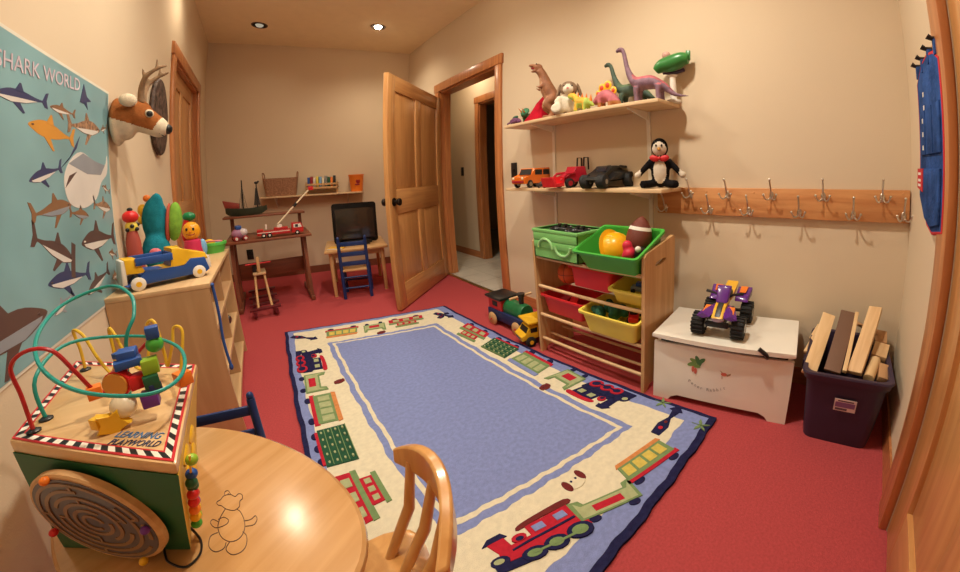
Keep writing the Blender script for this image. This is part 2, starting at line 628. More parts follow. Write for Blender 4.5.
base('baseboard_left', (XL, 0), (XL, LD0 - .09), (1, 0)); base('baseboard_left_far', (XL, LD1 + .09), (XL, yback(XL)), (1, 0))
base('baseboard_back', (XL, yback(XL)), (XR, yback(XR)), (-.2, -1), m=mat('baseboard dark', (.20, .06, .03), .5))
base('baseboard_right', (XR, YN), (XR, RD0 - .09), (-1, 0)); base('baseboard_right_far', (XR, RD1 + .09), (XR, yback(XR)), (-1, 0))
base('baseboard_near', (ND1 + .105, YN), (XR, YN), (0, 1)); base('baseboard_hall', (HX, HD1 + .085), (HX, 6.1), (-1, 0))
g = G(); g.box(XR - .02, RD0 + .018, -.003, XR + .02, RD1 - .018, .006, .002)
struct(g.build('trim_9', mat('brass strip', (.45, .32, .14), .4, 1)))

# wall fittings
def plate(name, label, M, m, toggle=True):
    t = thing(name, label, 'light switch' if toggle else 'outlet', M.to_translation(), rot=M.to_euler())
    g = G(); g.box(-.037, -.058, 0, .037, .058, .006, .002); g.build('cover_plate', m, t)
    g = G()
    if toggle:
        g.box(-.008, -.014, .006, .008, .014, .013, .002); g.build('toggle', m, t)
    else:
        for s in (-1, 1):
            g.box(-.017, s * .022 - .014, .005, .017, s * .022 + .014, .0085, .003)
        g.build('socket', m, t)
    return t


plate('light_switch', 'black light switch on the cream wall at the left end of the lower shelf', T(XR - .001, 2.275, 1.10, 0, -math.pi / 2, 0) @ T(rz=math.pi / 2), BLACK)
plate('light_switch', 'dark light switch on the hall wall seen through the open doorway', T(HX - .001, 4.40, 1.14, 0, -math.pi / 2, 0) @ T(rz=math.pi / 2), BLACK)
plate('wall_outlet', 'black outlet low on the back wall under the dark desk', T(-.25, yback(-.25) - .001, .30, math.pi / 2, 0, SH * .97), BLACK, False)

# recessed ceiling cans
for i, (lx, ly, w, vis) in enumerate(LAMPS):
    lab = ['lit recessed ceiling light nearest the open door', 'dark-rimmed recessed ceiling light above the back left corner, looking unlit',
           'recessed ceiling light above the near end of the rug', 'recessed ceiling light near the left wall', 'recessed ceiling light above the middle of the rug', 'recessed ceiling light close to the left door'][i]
    t = thing('recessed_light', lab, 'ceiling light', (lx, ly, H), group='recessed ceiling lights')
    g = G(); g.lathe([(.068, .0), (.066, .0), (.062, .09), (.0, .092)], seg=24)
    g.build('can', mat('dark baffle', (.05, .03, .02), .6), t)
    g = G(); g.lathe([(.066, .0005), (.066, -.004), (.08, -.005), (.083, .0)], seg=24)
    g.build('trim_ring', mat('bronze ring', (.07, .045, .03), .5), t)
    g = G(); g.lathe([(.0, -.022), (.03, -.016), (.046, .004), (.048, .03), (.03, .07), (0, .09)], seg=20)
    g.build('bulb', emit('lit bulb %d' % i, (1, .86, .62), (.4 if i == 1 else 60 if vis and ly > 3 else 260)), t)

# ---------------------------------------------------------------- rug with the trains woven into it
RUG_BLUE = mat('rug blue pile', (.235, .285, .565), .95, var=.10, scale=60, bump=.5, bscale=500, spec=.03)
RUG_CREAM = mat('rug cream pile', (.78, .71, .53), .95, var=.06, scale=50, bump=.5, bscale=500, spec=.03)
RUG_NAVY = mat('rug navy pile', (.022, .022, .075), .95, var=.2, scale=50, bump=.5, bscale=500, spec=.03)
RUG_RED = mat('rug red pile', (.50, .025, .045), .95, var=.1, scale=50, bump=.5, bscale=500, spec=.03)
RUG_GRN = mat('rug sage pile', (.20, .30, .13), .95, var=.1, scale=50, bump=.5, bscale=500, spec=.03)
RUG_LGR = mat('rug pale green pile', (.42, .46, .25), .95, var=.1, scale=50, bump=.5, bscale=500, spec=.03)
RUG_DGR = mat('rug bottle green pile', (.03, .10, .055), .95, var=.1, scale=50, bump=.5, bscale=500, spec=.03)
RUG_YEL = mat('rug straw pile', (.66, .52, .12), .95, var=.1, scale=50, bump=.5, bscale=500, spec=.03)
RUG_ORG = mat('rug orange pile', (.66, .26, .09), .95, var=.1, scale=50, bump=.5, bscale=500, spec=.03)
RUG_BRN = mat('rug maroon pile', (.17, .03, .03), .95, var=.1, scale=50, bump=.5, bscale=500, spec=.03)
RUGM = [RUG_BLUE, RUG_CREAM, RUG_NAVY, RUG_RED, RUG_GRN, RUG_LGR, RUG_DGR, RUG_YEL, RUG_ORG, RUG_BRN]
B_, C_, N_, D_, S_, L_, Q_, Y_, O_, W_ = range(10)
RC = [(-0.012, 2.985), (1.205, 2.69), (1.262, .425), (-.085, .40)]   # far left, far right, near right, near left


def lerp2(q, s, t):
    a = [q[0][i] * (1 - s) + q[1][i] * s for i in (0, 1)]
    b = [q[3][i] * (1 - s) + q[2][i] * s for i in (0, 1)]
    return (a[0] * (1 - t) + b[0] * t, a[1] * (1 - t) + b[1] * t)


def wavy(q, z, g, mi, amp=.004, n=40, thick=.004):
    """a band-less filled quad with a hand-tufted wavy outline"""
    pts = []
    for i in range(4):
        a, b = Vector(q[i]), Vector(q[(i + 1) % 4])
        d = (b - a); nn = Vector((-d.y, d.x)).normalized()
        for k in range(n):
            t = k / n
            w = amp * (math.sin(t * 41 + i) + .6 * math.sin(t * 97 + i * 2))
            if k == 0: w = 0
            p = a + d * t + nn * w
            pts.append((p.x, p.y))
    g.mi = mi
    g.prism(pts, z - thick, z)


def inset(d0, d1, d2, d3):
    """quad inset from far, right, near, left rug edges by metres"""
    a, b, c, d = [Vector(p) for p in RC]
    def line(p, q, off):
        v = (q - p).normalized(); n = Vector((v.y, -v.x))
        return p + n * off, v
    ls = [line(a, b, d0), line(b, c, d1), line(c, d, d2), line(d, a, d3)]
    def isect(l1, l2):
        (p, v), (q, w) = l1, l2
        den = v.x * w.y - v.y * w.x
        t = ((q.x - p.x) * w.y - (q.y - p.y) * w.x) / den
        return p + v * t
    return [tuple(isect(ls[3], ls[0])), tuple(isect(ls[0], ls[1])), tuple(isect(ls[1], ls[2])), tuple(isect(ls[2], ls[3]))]


g = G()
wavy(RC, .014, g, N_, .003, 60, .014)
wavy(inset(.014, .02, .03, .022), .0145, g, B_, .003, 60)
wavy(inset(.055, .085, .115, .06), .0152, g, C_, .004, 60)
INNER = [(0.236, 2.572), (0.985, 2.385), (1.022, 0.70), (0.222, 0.80)]
wavy(INNER, .0158, g, B_, .004, 60)
ii = Vector(((INNER[0][0] + INNER[2][0]) / 2, (INNER[0][1] + INNER[2][1]) / 2))
def shrink(q, dx, dy): return [(p[0] + (dx if p[0] < ii.x else -dx), p[1] + (dy if p[1] < ii.y else -dy)) for p in q]
wavy(shrink(INNER, .028, .03), .0164, g, C_, .003, 60)
wavy(shrink(INNER, .046, .05), .017, g, B_, .003, 60)


def motif(quad, shapes):
    """shapes drawn in a unit box (x along the train, y up from the rails), woven onto the quad"""
    for lev, (mi, pts) in enumerate(shapes):
        g.mi = mi
        P = [lerp2(quad, x, y) for x, y in pts]
        z = .0185 + lev * .0003
        g.prism(P, .013, z)


def rect(x0, y0, x1, y1): return [(x0, y0), (x1, y0), (x1, y1), (x0, y1)]
def disc(x, y, rx, ry, n=12): return [(x + rx * math.cos(2 * math.pi * k / n), y + ry * math.sin(2 * math.pi * k / n)) for k in range(n)]


def loco(body, roof, trim, win, wheel, hub):
    return [(body, [(.06, .22), (.97, .22), (.98, .5), (.93, .55), (.93, .86), (.45, .86), (.45, .6), (.24, .58), (.22, .86), (.05, .82), (.1, .5)]),
            (roof, crom([(.38, .84), (.65, .88), (.98, .86), (.96, 1.0), (.62, 1.0), (.4, .95)], 3)), (N_, [(.0, .82), (.26, .84), (.22, .98), (.08, .97)]),
            (N_, disc(.07, .3, .09, .14)), (L_, disc(.06, .31, .05, .07)), (N_, rect(.0, .02, .3, .2)),
            (win, rect(.5, .62, .62, .78)), (win, rect(.74, .62, .86, .78)), (N_, [(.22, .42), (.4, .46), (.9, .5), (.9, .545), (.4, .51), (.22, .46)]),
            (trim, disc(.34, .66, .075, .1)), (N_, disc(.34, .63, .04, .06)),
            (wheel, disc(.36, .16, .12, .16)), (wheel, disc(.58, .18, .12, .17)), (wheel, disc(.83, .2, .13, .18)),
            (hub, disc(.36, .16, .07, .09)), (hub, disc(.58, .18, .07, .1)), (hub, disc(.83, .2, .08, .11)), (hub, rect(.36, .14, .83, .19))]


def wheels(xs): return [(N_, disc(x, .1, .09, .11)) for x in xs]


def tender(body, edge, box):
    return wheels((.2, .82)) + [(edge, [(.02, .18), (.98, .18), (1.0, .95), (.86, .9), (.84, .72), (.2, .72), (.16, .9), (.0, .95)]),
                                (body, [(.07, .24), (.93, .24), (.95, .86), (.88, .66), (.14, .66), (.07, .86)]), (box, rect(.28, .32, .74, .56))]


def coach(body, win, under, roof, n=4):
    s = wheels((.16, .84)) + [(under, rect(.0, .16, 1.0, .32)), (body, rect(.03, .28, .97, .88)), (roof, [(.0, .86), (1, .86), (.97, 1), (.03, 1)])]
    for k in range(n):
        x = .08 + k * .86 / n
        s.append((win, rect(x, .42, x + .86 / n - .05, .78)))
    return s


def crate():
    s = wheels((.15, .5, .85)) + [(D_, rect(.05, .1, .95, .2)), (Q_, rect(.0, .18, 1.0, .98))]
    for r in range(4):
        for k in range(5):
            s.append((L_, disc(.1 + k * .2, .28 + r * .2, .035, .03, 6)))
        s.append((S_, rect(.02, .36 + r * .2, .98, .38 + r * .2)))
    return s


def caboose(a, b, c):
    s = wheels((.18, .82)) + [(a, rect(.0, .12, 1, .5)), (c, rect(-.02, .48, 1.02, .62)), (a, rect(.22, .6, .8, .9)), (c, rect(.16, .88, .86, 1.0))]
    for k in range(3):
        s.append((b, rect(.1 + .3 * k, .22, .28 + .3 * k, .42))); s.append((b, rect(.28 + .18 * k, .68, .39 + .18 * k, .82)))
    return s


MOT = {'loco_red': loco(D_, W_, D_, B_, N_, S_), 'loco_blue': loco(N_, D_, D_, L_, D_, N_), 'tender_green': tender(L_, S_, D_), 'tender_pale': tender(L_, S_, D_),
       'coach_yellow': coach(S_, Y_, D_, O_), 'coach_grey': coach(S_, L_, D_, B_), 'coach_green': coach(S_, L_, D_, O_), 'crate_green': crate(),
       'caboose_red': caboose(D_, L_, S_)}
MOTIFS = [('loco_red', [(0.27, 0.604), (0.57, 0.489), (0.584, 0.66), (0.284, 0.728)]), ('tender_green', [(0.538, 0.541), (0.743, 0.446), (0.778, 0.557), (0.562, 0.645)]), ('coach_yellow', [(0.75, 0.51), (0.999, 0.449), (1.016, 0.581), (0.791, 0.623)]), ('loco_blue', [(1.218, 0.808), (1.218, 1.06), (1.039, 1.112), (1.034, 0.862)]), ('tender_pale', [(1.22, 1.096), (1.234, 1.238), (1.042, 1.277), (1.033, 1.119)]), ('coach_grey', [(1.213, 1.346), (1.222, 1.583), (1.039, 1.58), (1.033, 1.322)]), ('crate_green', [(1.202, 1.642), (1.187, 1.886), (1.02, 1.83), (1.039, 1.604)]), ('caboose_red', [(1.19, 1.968), (1.181, 2.233), (0.998, 2.145), (1.031, 1.875)]), ('caboose_red', [(0.97, 2.634), (0.716, 2.70), (0.681, 2.525), (0.92, 2.463)]), ('tender_pale', [(0.687, 2.697), (0.526, 2.736), (0.497, 2.565), (0.645, 2.521)]), ('coach_yellow', [(0.5, 2.754), (0.264, 2.823), (0.242, 2.658), (0.453, 2.598)]), ('loco_blue', [(0.0, 2.228), (0.026, 2.562), (0.192, 2.518), (0.171, 2.183)]), ('tender_pale', [(-0.005, 1.981), (0.01, 2.204), (0.158, 2.16), (0.141, 1.953)]), ('coach_green', [(-0.008, 1.668), (0.006, 1.95), (0.156, 1.912), (0.138, 1.632)]), ('crate_green', [(-0.02, 1.37), (-0.012, 1.628), (0.138, 1.596), (0.128, 1.334)]), ('caboose_red', [(0.0, 1.02), (-0.005, 1.298), (0.155, 1.264), (0.155, 1.02)])]
# the locomotive leads each train: nose away from the cars
FLIP = {3: True, 11: False}
for i, (k, q) in enumerate(MOTIFS):
    if i == 11:
        q = [q[1], q[0], q[3], q[2]]
    motif(q, MOT[k])


def signal(a, b, w):
    a, b = Vector(a), Vector(b); d = (b - a); n = Vector((-d.y, d.x)).normalized() * w
    q = [tuple(a - n), tuple(b - n), tuple(b + n), tuple(a + n)]
    motif(q, [(N_, [(0, .2), (.3, .1), (.55, .4), (.8, .2), (.82, 0), (1, .5), (.82, 1), (.8, .75), (.55, .6), (.3, .9), (0, .8)]), (D_, disc(.2, .5, .05, .15)), (W_, disc(.4, .5, .04, .12))])


signal((1.033, .598), (1.253, .599), .032); signal((.03, 2.85), (.19, 2.69), .03)
signal((1.06, 2.58), (1.14, 2.40), .03); signal((1.04, 2.46), (1.15, 2.52), .03)
for (x, y), s in (((.655, .69), .045), ((1.0, 1.21), .03), ((.6, 2.50), .03), ((.2, 2.0), .028)):
    q = [(x - s, y - s), (x + s, y - s), (x + s, y + s), (x - s, y + s)]
    motif(q, [(C_ if s > .04 else W_, disc(.5, .5, .45, .4)), (W_, disc(.12, .5, .14, .3)), (W_, disc(.88, .55, .14, .3)), (N_, disc(.38, .55, .05, .06, 6)), (N_, disc(.62, .55, .05, .06, 6))])
for x, y in ((1.235, .68), (1.178, .464)):
    for a in range(5):
        an = a * 1.2 + .4
        q = [(x, y - .008), (x + .04 * math.cos(an), y + .04 * math.sin(an) - .008), (x + .04 * math.cos(an), y + .04 * math.sin(an) + .008), (x, y + .008)]
        motif(q, [(S_, [(0, .2), (.5, 0), (1, .5), (.5, 1), (0, .8)])])
o = g.build('train_rug', RUGM)
tag(o, 'large blue rug with a cream border of woven toy trains lying on the red carpet', 'rug')

# ---------------------------------------------------------------- round table in the foreground with a bear drawn on it
TZ = .42
TC, TA, TB_, TAN = (-.27, .886), .2255, .436, .571


def ell2(a, b, n=64): return [(a * math.cos(2 * math.pi * k / n), b * math.sin(2 * math.pi * k / n)) for k in range(n)]


t = thing('play_table', 'oval lacquered wooden play table with a bear line drawing, under the activity cube', 'table', (TC[0], TC[1], 0), TAN)
g = G()
prof = [(-.018, -.03), (-.004, -.026), (0, -.016), (-.001, -.006), (-.008, 0)]
g.loft([[(x, y, TZ + dz) for x, y in ell2(TA + o_, TB_ + o_)] for o_, dz in prof])
g.build('tabletop', TABLEW, t)
bear = [[(.0, .0), (.01, .012), (.03, .016), (.045, .01), (.055, .018), (.066, .016), (.068, .004), (.06, -.004), (.058, -.02), (.045, -.03), (.03, -.03), (.016, -.026), (.004, -.018), (-.006, -.016), (-.012, -.008), (0, 0)],
        [(.012, .012), (.012, .024), (.022, .028), (.03, .018)], [(.02, .014), (.024, .02)],
        [(.016, -.026), (.002, -.05), (-.004, -.075), (.006, -.1), (.03, -.112), (.055, -.105), (.07, -.085), (.072, -.06), (.062, -.036), (.052, -.028)],
        [(.07, -.06), (.09, -.056), (.104, -.046), (.108, -.056), (.098, -.07), (.074, -.074)],
        [(-.004, -.062), (-.02, -.056), (-.026, -.066), (-.01, -.078), (.018, -.07), (.026, -.058), (.012, -.05), (-.004, -.056)],
        [(.03, -.112), (.02, -.13), (.036, -.142), (.06, -.136), (.074, -.12), (.076, -.098), (.066, -.088)], [(-.004, -.09), (-.024, -.1), (-.026, -.124), (-.008, -.136), (.014, -.128), (.02, -.114)]]
g = G()
for st in bear:
    pts = crom([Vector((x, y, 0)) for x, y in st], 5, False)
    g.M = Matrix.Identity(4)
    M = Matrix(((.84 * .76, .02, 0, -.197), (-.54 * .76, 1.06, 0, .797), (0, 0, 1, TZ + .0002), (0, 0, 0, 1))) @ Matrix.Translation((-.04, .057, 0))
    inv = T(TC[0], TC[1], 0, 0, 0, TAN).inverted()
    g.M = inv @ M
    g.tube(pts, .0011, 5)
o = g.build('bear_drawing', mat('drawn ink line', (.10, .05, .03), .6), t)
o['label'] = 'dark line drawing of a teddy bear'
g = G(); g.loft([[(x, y, z) for x, y in ell2(TA - .07, TB_ - .11)] for z in (TZ - .085, TZ - .03)])
g.build('apron', CHAIRW, t)
for sx in (-1, 1):
    for sy in (-1, 1):
        g = G(); zf = .0165 if sx > 0 or sy < 0 else 0
        g.cyl((sx * .10, sy * .24, TZ - .05), (sx * .125, sy * .29, zf), .021, .015, 14)
        g.build('leg', CHAIRW, t)

# chairs round that table ------------------------------------------------------
def spindle_chair(label, loc, rz):
    t = thing('spindle_chair', label, 'chair', loc, rz)
    sz = .275
    g = G()
    out = [(x, y) for x, y in crom([(-.15, -.125), (.0, -.15), (.13, -.14), (.15, 0), (.13, .14), (0, .15), (-.15, .125), (-.165, 0)], 6)]
    g.prism(out, sz - .024, sz, .006)
    g.build('seat', CHAIRW, t)
    for sx, sy in ((-.11, -.1), (-.11, .1), (.1, -.11), (.1, .11)):
        g = G(); g.cyl((sx, sy, sz - .012), (sx * 1.3, sy * 1.25, 0), .016, .012, 12)
        g.build('leg', CHAIRW, t)
    # curved crest rail at the back (+x side)
    rail = []
    for k in range(15):
        a = -1 + 2 * k / 14
        rail.append(Vector((.205 - .055 * a * a, a * .155, sz + .235 - .03 * a * a)))
    g = G()
    rings = []
    for k, p in enumerate(rail):
        a = -1 + 2 * k / 14
        hh = .04 * (1 - .55 * abs(a) ** 3)
        tt = .0115
        rings.append([p + Vector((-tt, 0, -hh)), p + Vector((tt, 0, -hh)), p + Vector((tt + .006, 0, hh)), p + Vector((-tt + .006, 0, hh))])
    g.loft(rings)
    o = g.build('crest_rail', CHAIRW, t)
    bv = o.modifiers.new('b', 'BEVEL'); bv.width = .005; bv.segments = 2
    for y in (-.115, -.04, .04, .115):
        a = y / .155
        g = G(); g.tube([(.085 - .02 * abs(a), y * .8, sz - .01), (.16 - .03 * a * a, y * .93, sz + .1), (.203 - .055 * a * a, y, sz + .21)], [.011, .0125, .010], 10)
        g.build('spindle', CHAIRW, t)
    return t


spindle_chair('small honey-coloured wooden chair with a curved spindle back, tucked into the oval table', (-.04, .56, .0175), math.radians(-11))


def ladder_chair(label, loc, rz, rails=(.33, .42, .515), seatm=None, sc=1.0):
    t = thing('ladder_back_chair', label, 'chair', loc, rz, )
    sz, w, dp = .275, .245, .24
    for sx in (-1, 1):
        g = G(); g.tube([(sx * w / 2, 0, 0), (sx * w / 2, 0, .30), (sx * w / 2, -.03, .56)], .0155, 12); g.ell((sx * w / 2, -.0315, .57), (.014, .014, .018))
        g.build('back_post', BPAINT, t)
        g = G(); g.cyl((sx * w / 2, dp, 0), (sx * w / 2, dp, sz), .0155, seg=12)
        g.build('front_leg', BPAINT, t)
        g = G(); g.cyl((sx * w / 2, 0, .13), (sx * w / 2, dp, .13), .009, seg=10); g.build('side_stretcher', BPAINT, t)
    g = G(); g.box(-w / 2 - .005, -.01, sz - .018, w / 2 + .005, dp + .01, sz, .006); g.build('seat', seatm or PINEX, t)
    for z in rails:
        y = -.03 * max(0, (z - .3) / .26)
        g = G(); g.box(-w / 2, y - .007, z - .02, w / 2, y + .007, z + .02, .004); g.build('back_slat', BPAINT, t)
    for y, z in ((0, .20), (dp, .12), (0, .10)):
        g = G(); g.cyl((-w / 2, y, z), (w / 2, y, z), .009, seg=10); g.build('stretcher', BPAINT, t)
    t.scale = (sc, sc, sc)
    return t


ladder_chair('dark blue chair whose top rail shows behind the oval play table', (-.245, 1.245, 0), math.radians(180 - 10), sc=.79)

# ---------------------------------------------------------------- activity cube
q = [(-.490, .865), (-.194, .633), (-.205, 1.016), (-.511, 1.223)]     # top corners: near left, near right, far right, far left
b0, b1 = (-.508, .905), (-.272, .765)
k_ = .74
bq = [b0, b1, (b1[0] + (q[2][0] - q[1][0]) * k_, b1[1] + (q[2][1] - q[1][1]) * k_), (b0[0] + (q[3][0] - q[0][0]) * k_, b0[1] + (q[3][1] - q[0][1]) * k_)]
ZT = .68
cube = thing('activity_cube', 'wooden activity cube with green maze side and wire bead track, on the oval table', 'activity toy', (-.37, .92, TZ))
inv = Matrix.Translation((.37, -.92, -TZ))
def onq(s, t_, z=ZT): x, y = lerp2(q, s, t_); return Vector((x, y, z))
def mixq(f): return [tuple(Vector(bq[i]) * (1 - f) + Vector(q[i]) * f) for i in range(4)]
GRNP = mat('green painted panel', (.015, .11, .04), .45)
YELP = mat('yellow painted panel', (.72, .46, .05), .45)
g = G(); g.M = inv
m9 = mixq(.9)
for i, mi in ((0, 0), (1, 1), (2, 0), (3, 1)):
    j = (i + 1) % 4
    def inn(qq, z, d): return [Vector((*qq[i], z)), Vector((*qq[j], z)), Vector((*qq[j], z)).lerp(Vector((*qq[(j + 2) % 4], z)), d), Vector((*qq[i], z)).lerp(Vector((*qq[(i + 2) % 4], z)), d)]
    g.mi = mi
    g.hexa(inn(bq, TZ + .001, .04), inn(m9, TZ + .9 * (ZT - TZ), .04))
g.build('side_panel', [GRNP, YELP], cube)
g = G(); g.M = inv
def exq(qq, e):
    c = Vector((sum(p[0] for p in qq) / 4, sum(p[1] for p in qq) / 4)); return [tuple(c + (Vector(p) - c) * (1 + e)) for p in qq]
qq = exq(q, .0)
g.hexa([(*p, ZT - .028) for p in mixq(.9)], [(*p, ZT) for p in qq], .008)
g.build('top_board', wood('birch top', (.60, .36, .15), (.72, .47, .22), 'X', 8, 3, .35, .4), cube)
# printed border: red, white/black checks, red
g = G(); g.M = inv
def strip(d0, d1, mi, n=1, z=.0006):
    cs = [(0, 0), (1, 0), (1, 1), (0, 1)]
    for i in range(4):
        a, b = cs[i], cs[(i + 1) % 4]
        def pt(c, d): return (c[0] + (d if c[0] == 0 else -d), c[1] + (d if c[1] == 0 else -d))
        a0, b0_, a1, b1_ = pt(a, d0), pt(b, d0), pt(a, d1), pt(b, d1)
        for k in range(n):
            f0, f1 = k / n, (k + 1) / n
            g.mi = mi if isinstance(mi, int) else mi[k % 2]
            def L2(p, r, f): return (p[0] + (r[0] - p[0]) * f, p[1] + (r[1] - p[1]) * f)
            P = [L2(a0, b0_, f0), L2(a0, b0_, f1), L2(a1, b1_, f1), L2(a1, b1_, f0)]
            V = [onq(*p) for p in P]
            up = Vector((0, 0, z))
            g.hexa([v + Vector((0, 0, -.001)) for v in V], [v + up for v in V])
strip(.02, .034, 0); strip(.034, .072, (1, 2), 22); strip(.072, .082, 0)
o = g.build('checked_border', [mat('printed red', (.55, .02, .03), .4), mat('printed white', (.8, .75, .65), .4), mat('printed black', (.012, .012, .014), .4)], cube)
o['label'] = 'red border with black and white checks'
# lettering on the top
ex = (onq(1, 0) - onq(0, 0)).normalized()
ey = Vector((0, 0, 1)).cross(ex)
g = G(); g.M = inv
def flat(p, xdir, up=Vector((0, 0, 1))):
    y = up.cross(xdir).normalized(); m = Matrix((xdir, y, up)).transposed().to_4x4(); m.translation = p; return m
exs = (onq(.9, .07) - onq(.2, .0)).normalized()
g.text('LEARNING', .022, flat(onq(.765, .175, ZT + .0008), exs), .0004, width=.088)
g.mi = 1
g.text('PLAYWORLD', .020, flat(onq(.755, .112, ZT + .0008), exs), .0004, width=.096)
o = g.build('lettering', [mat('blue print', (.03, .16, .38), .4), mat('dark print', (.03, .05, .12), .4)], cube)
o['label'] = 'blue and navy printed words reading PLAYWORLD below'
# wires
def wire(name, m, pts, r=.0034):
    g = G(); g.M = inv; g.tube(crom(pts, 7, False), r, 8); return g.build(name, m, cube)
def at(s, t_, h): return onq(s + .42 * h, t_, ZT + h * .84)
w = wire('wire_track', mat('red wire', (.42, .015, .02), .3), [at(.13, .10, 0), at(.10, .10, .08), at(.08, .08, .145), at(.18, .12, .175), at(.30, .2, .165), at(.40, .26, .11), at(.47, .32, .06), at(.55, .38, .05), at(.63, .46, .08), at(.70, .52, .11), at(.76, .56, .13)])
w['label'] = 'red wire loop'
w = wire('wire_track', TEAL, [at(.15, .22, 0), at(.11, .25, .09), at(.22, .55, .125), at(.62, .85, .10), at(.92, .75, .09), at(1.0, .45, .085), at(.86, .22, .085), at(.5, .12, .10), at(.22, .18, .13), at(.1, .36, .17), at(.16, .62, .21), at(.42, .82, .235), at(.62, .72, .225), at(.68, .6, .19), at(.64, .52, .14), at(.62, .5, .0)])
w['label'] = 'teal wire spiral'
w = wire('wire_track', mat('yellow wire', (.66, .42, .03), .3), [at(.16, .84, 0), at(.14, .84, .06), at(.11, .82, .115), at(.20, .80, .105), at(.30, .78, .05), at(.40, .77, .01), at(.43, .80, .05), at(.40, .82, .12), at(.45, .80, .11), at(.56, .75, .05), at(.66, .74, .03), at(.70, .8, .08), at(.68, .86, .13), at(.74, .86, .135), at(.80, .82, .06), at(.82, .8, .03), at(.86, .84, .08), at(.87, .88, .12), at(.93, .88, .11), at(.92, .8, .04), at(.9, .75, 0)])
w['label'] = 'yellow zigzag wire'
for s, t_ in ((.13, .10), (.15, .22), (.16, .84), (.9, .75), (.62, .5)):
    g = G(); g.M = inv
    p = onq(s, t_); g.lathe([(.011, 0), (.011, .003), (.006, .006), (.0, .006)], p, 14)
    g.build('wire_foot', BLACK, cube)
# blocks threaded on the wires: the stack right of the middle
def bead(m, kind, p, s, rz=.5, **k):
    s *= .86
    g = G(); g.M = inv @ T(*p, rz=rz)
    if kind == 'box': g.box(-s, -s, -s, s, s, s, s * .15)
    elif kind == 'ball': g.ell((0, 0, 0), s)
    elif kind == 'star':
        pts = []
        for i in range(10):
            a = math.pi * 2 * i / 10; r = s * (1.25 if i % 2 == 0 else .6); pts.append((r * math.cos(a), r * math.sin(a)))
        g.M = g.M @ Euler((math.pi / 2, .2, 0)).to_matrix().to_4x4(); g.prism(pts, -s * .35, s * .35, s * .08)
    elif kind == 'disc':
        g.M = g.M @ Euler((math.pi / 2, 0, 0)).to_matrix().to_4x4(); g.lathe([(s, -s * .3), (s, s * .3)], seg=20)
    elif kind == 'bar': g.box(-s * 1.5, -s * .8, -s * .5, s * 1.5, s * .8, s * .5, s * .1)
    return g.build('block', m, cube)
c0 = Vector(onq(.79, .44))
vx, vy = ex, Vector((0, 0, 1)).cross(ex)
def rel(a, b, h): return c0 + vx * a * .8 + vy * b * .9 + Vector((0, 0, h * .84))
bead(BLU, 'box', rel(0, -.02, .128), .017, .1); bead(BLU, 'bar', rel(.012, -.03, .122), .016, .3); bead(BLU, 'bar', rel(-.012, -.02, .137), .012, 1.0)
bead(mat('dandelion', (.66, .30, .05), .4), 'disc', rel(-.008, -.05, .085), .024, -.3); bead(RED, 'disc', rel(-.008, -.045, .085), .027, -.3); bead(RED, 'box', rel(.022, -.03, .082), .014, .4)
bead(mat('apple green', (.28, .48, .03), .35), 'box', rel(.045, -.01, .108), .015, .2); bead(GRN, 'ball', rel(.045, .01, .145), .017); bead(BLU, 'box', rel(.046, .01, .172), .012, .2)
bead(DGRN, 'box', rel(.05, -.02, .078), .014, .3); bead(PURP, 'box', rel(.048, -.03, .045), .015, .1); bead(NAVY, 'box', rel(.052, -.02, .062), .012, .6)
bead(ORNG, 'box', rel(.06, .04, .05), .015, .6); bead(CREAM, 'ball', rel(.0, -.055, .04), .024); bead(YEL, 'star', rel(-.005, -.08, .018), .026, .1); bead(YEL, 'box', rel(-.038, -.085, .02), .011, .9)
bead(ORNG, 'box', Vector(at(.47, .32, .055)), .013, .3)
# round maze on the near (green) face
fn0, fn1 = Vector((*bq[0], TZ)), Vector((*bq[1], TZ))
tn0, tn1 = Vector((*m9[0], TZ + .9 * (ZT - TZ))), Vector((*m9[1], TZ + .9 * (ZT - TZ)))
cen = (fn0 + fn1 + tn0 + tn1) / 4
xd = ((fn1 + tn1) - (fn0 + tn0)).normalized()
upd = ((tn0 + tn1) - (fn0 + fn1)).normalized()
nd = xd.cross(upd).normalized(); upd = nd.cross(xd)
FM = Matrix((xd, upd, nd)).transposed().to_4x4(); FM.translation = cen + nd * .009 - xd * .002 + upd * .004
sx_, sy_ = .124, .110
g = G(); g.M = inv @ FM @ Matrix.Diagonal((sx_, sy_, 1, 1))
g.lathe([(1, 0), (1, .010), (.97, .013), (0, .013)], seg=48)
g.build('maze_disc', PINEX, cube)
g = G(); g.M = inv @ FM @ Matrix.Diagonal((sx_, sy_, 1, 1))
g.mi = 0
g.lathe([(.93, .013), (.93, .0138), (0, .0138)], seg=48)
g.mi = 1
for r, a0, a1 in ((.84, .2, 5.6), (.84, 5.9, 6.35), (.70, 1.4, 6.9), (.56, .1, 2.6), (.56, 3.1, 5.9), (.42, -1.2, 4.4), (.28, .8, 6.3), (.15, 0, 5.2)):
    n = 30
    for k in range(n):
        b0a, b1a = a0 + (a1 - a0) * k / n, a0 + (a1 - a0) * (k + 1) / n
        P = [((r - .028) * math.cos(b0a), (r - .028) * math.sin(b0a)), ((r + .028) * math.cos(b0a), (r + .028) * math.sin(b0a)), ((r + .028) * math.cos(b1a), (r + .028) * math.sin(b1a)), ((r - .028) * math.cos(b1a), (r - .028) * math.sin(b1a))]
        g.prism(P, .0135, .0155)
for a in (.2, 1.5, 3.0, 4.4):
    for r0, r1 in ((.7, .84), (.42, .56)):
        P = [((r0 if j in (0, 3) else r1) * math.cos(a + (-.03 if j < 2 else .03)), (r0 if j in (0, 3) else r1) * math.sin(a + (-.03 if j < 2 else .03))) for j in range(4)]
        g.prism(P, .0135, .0155)
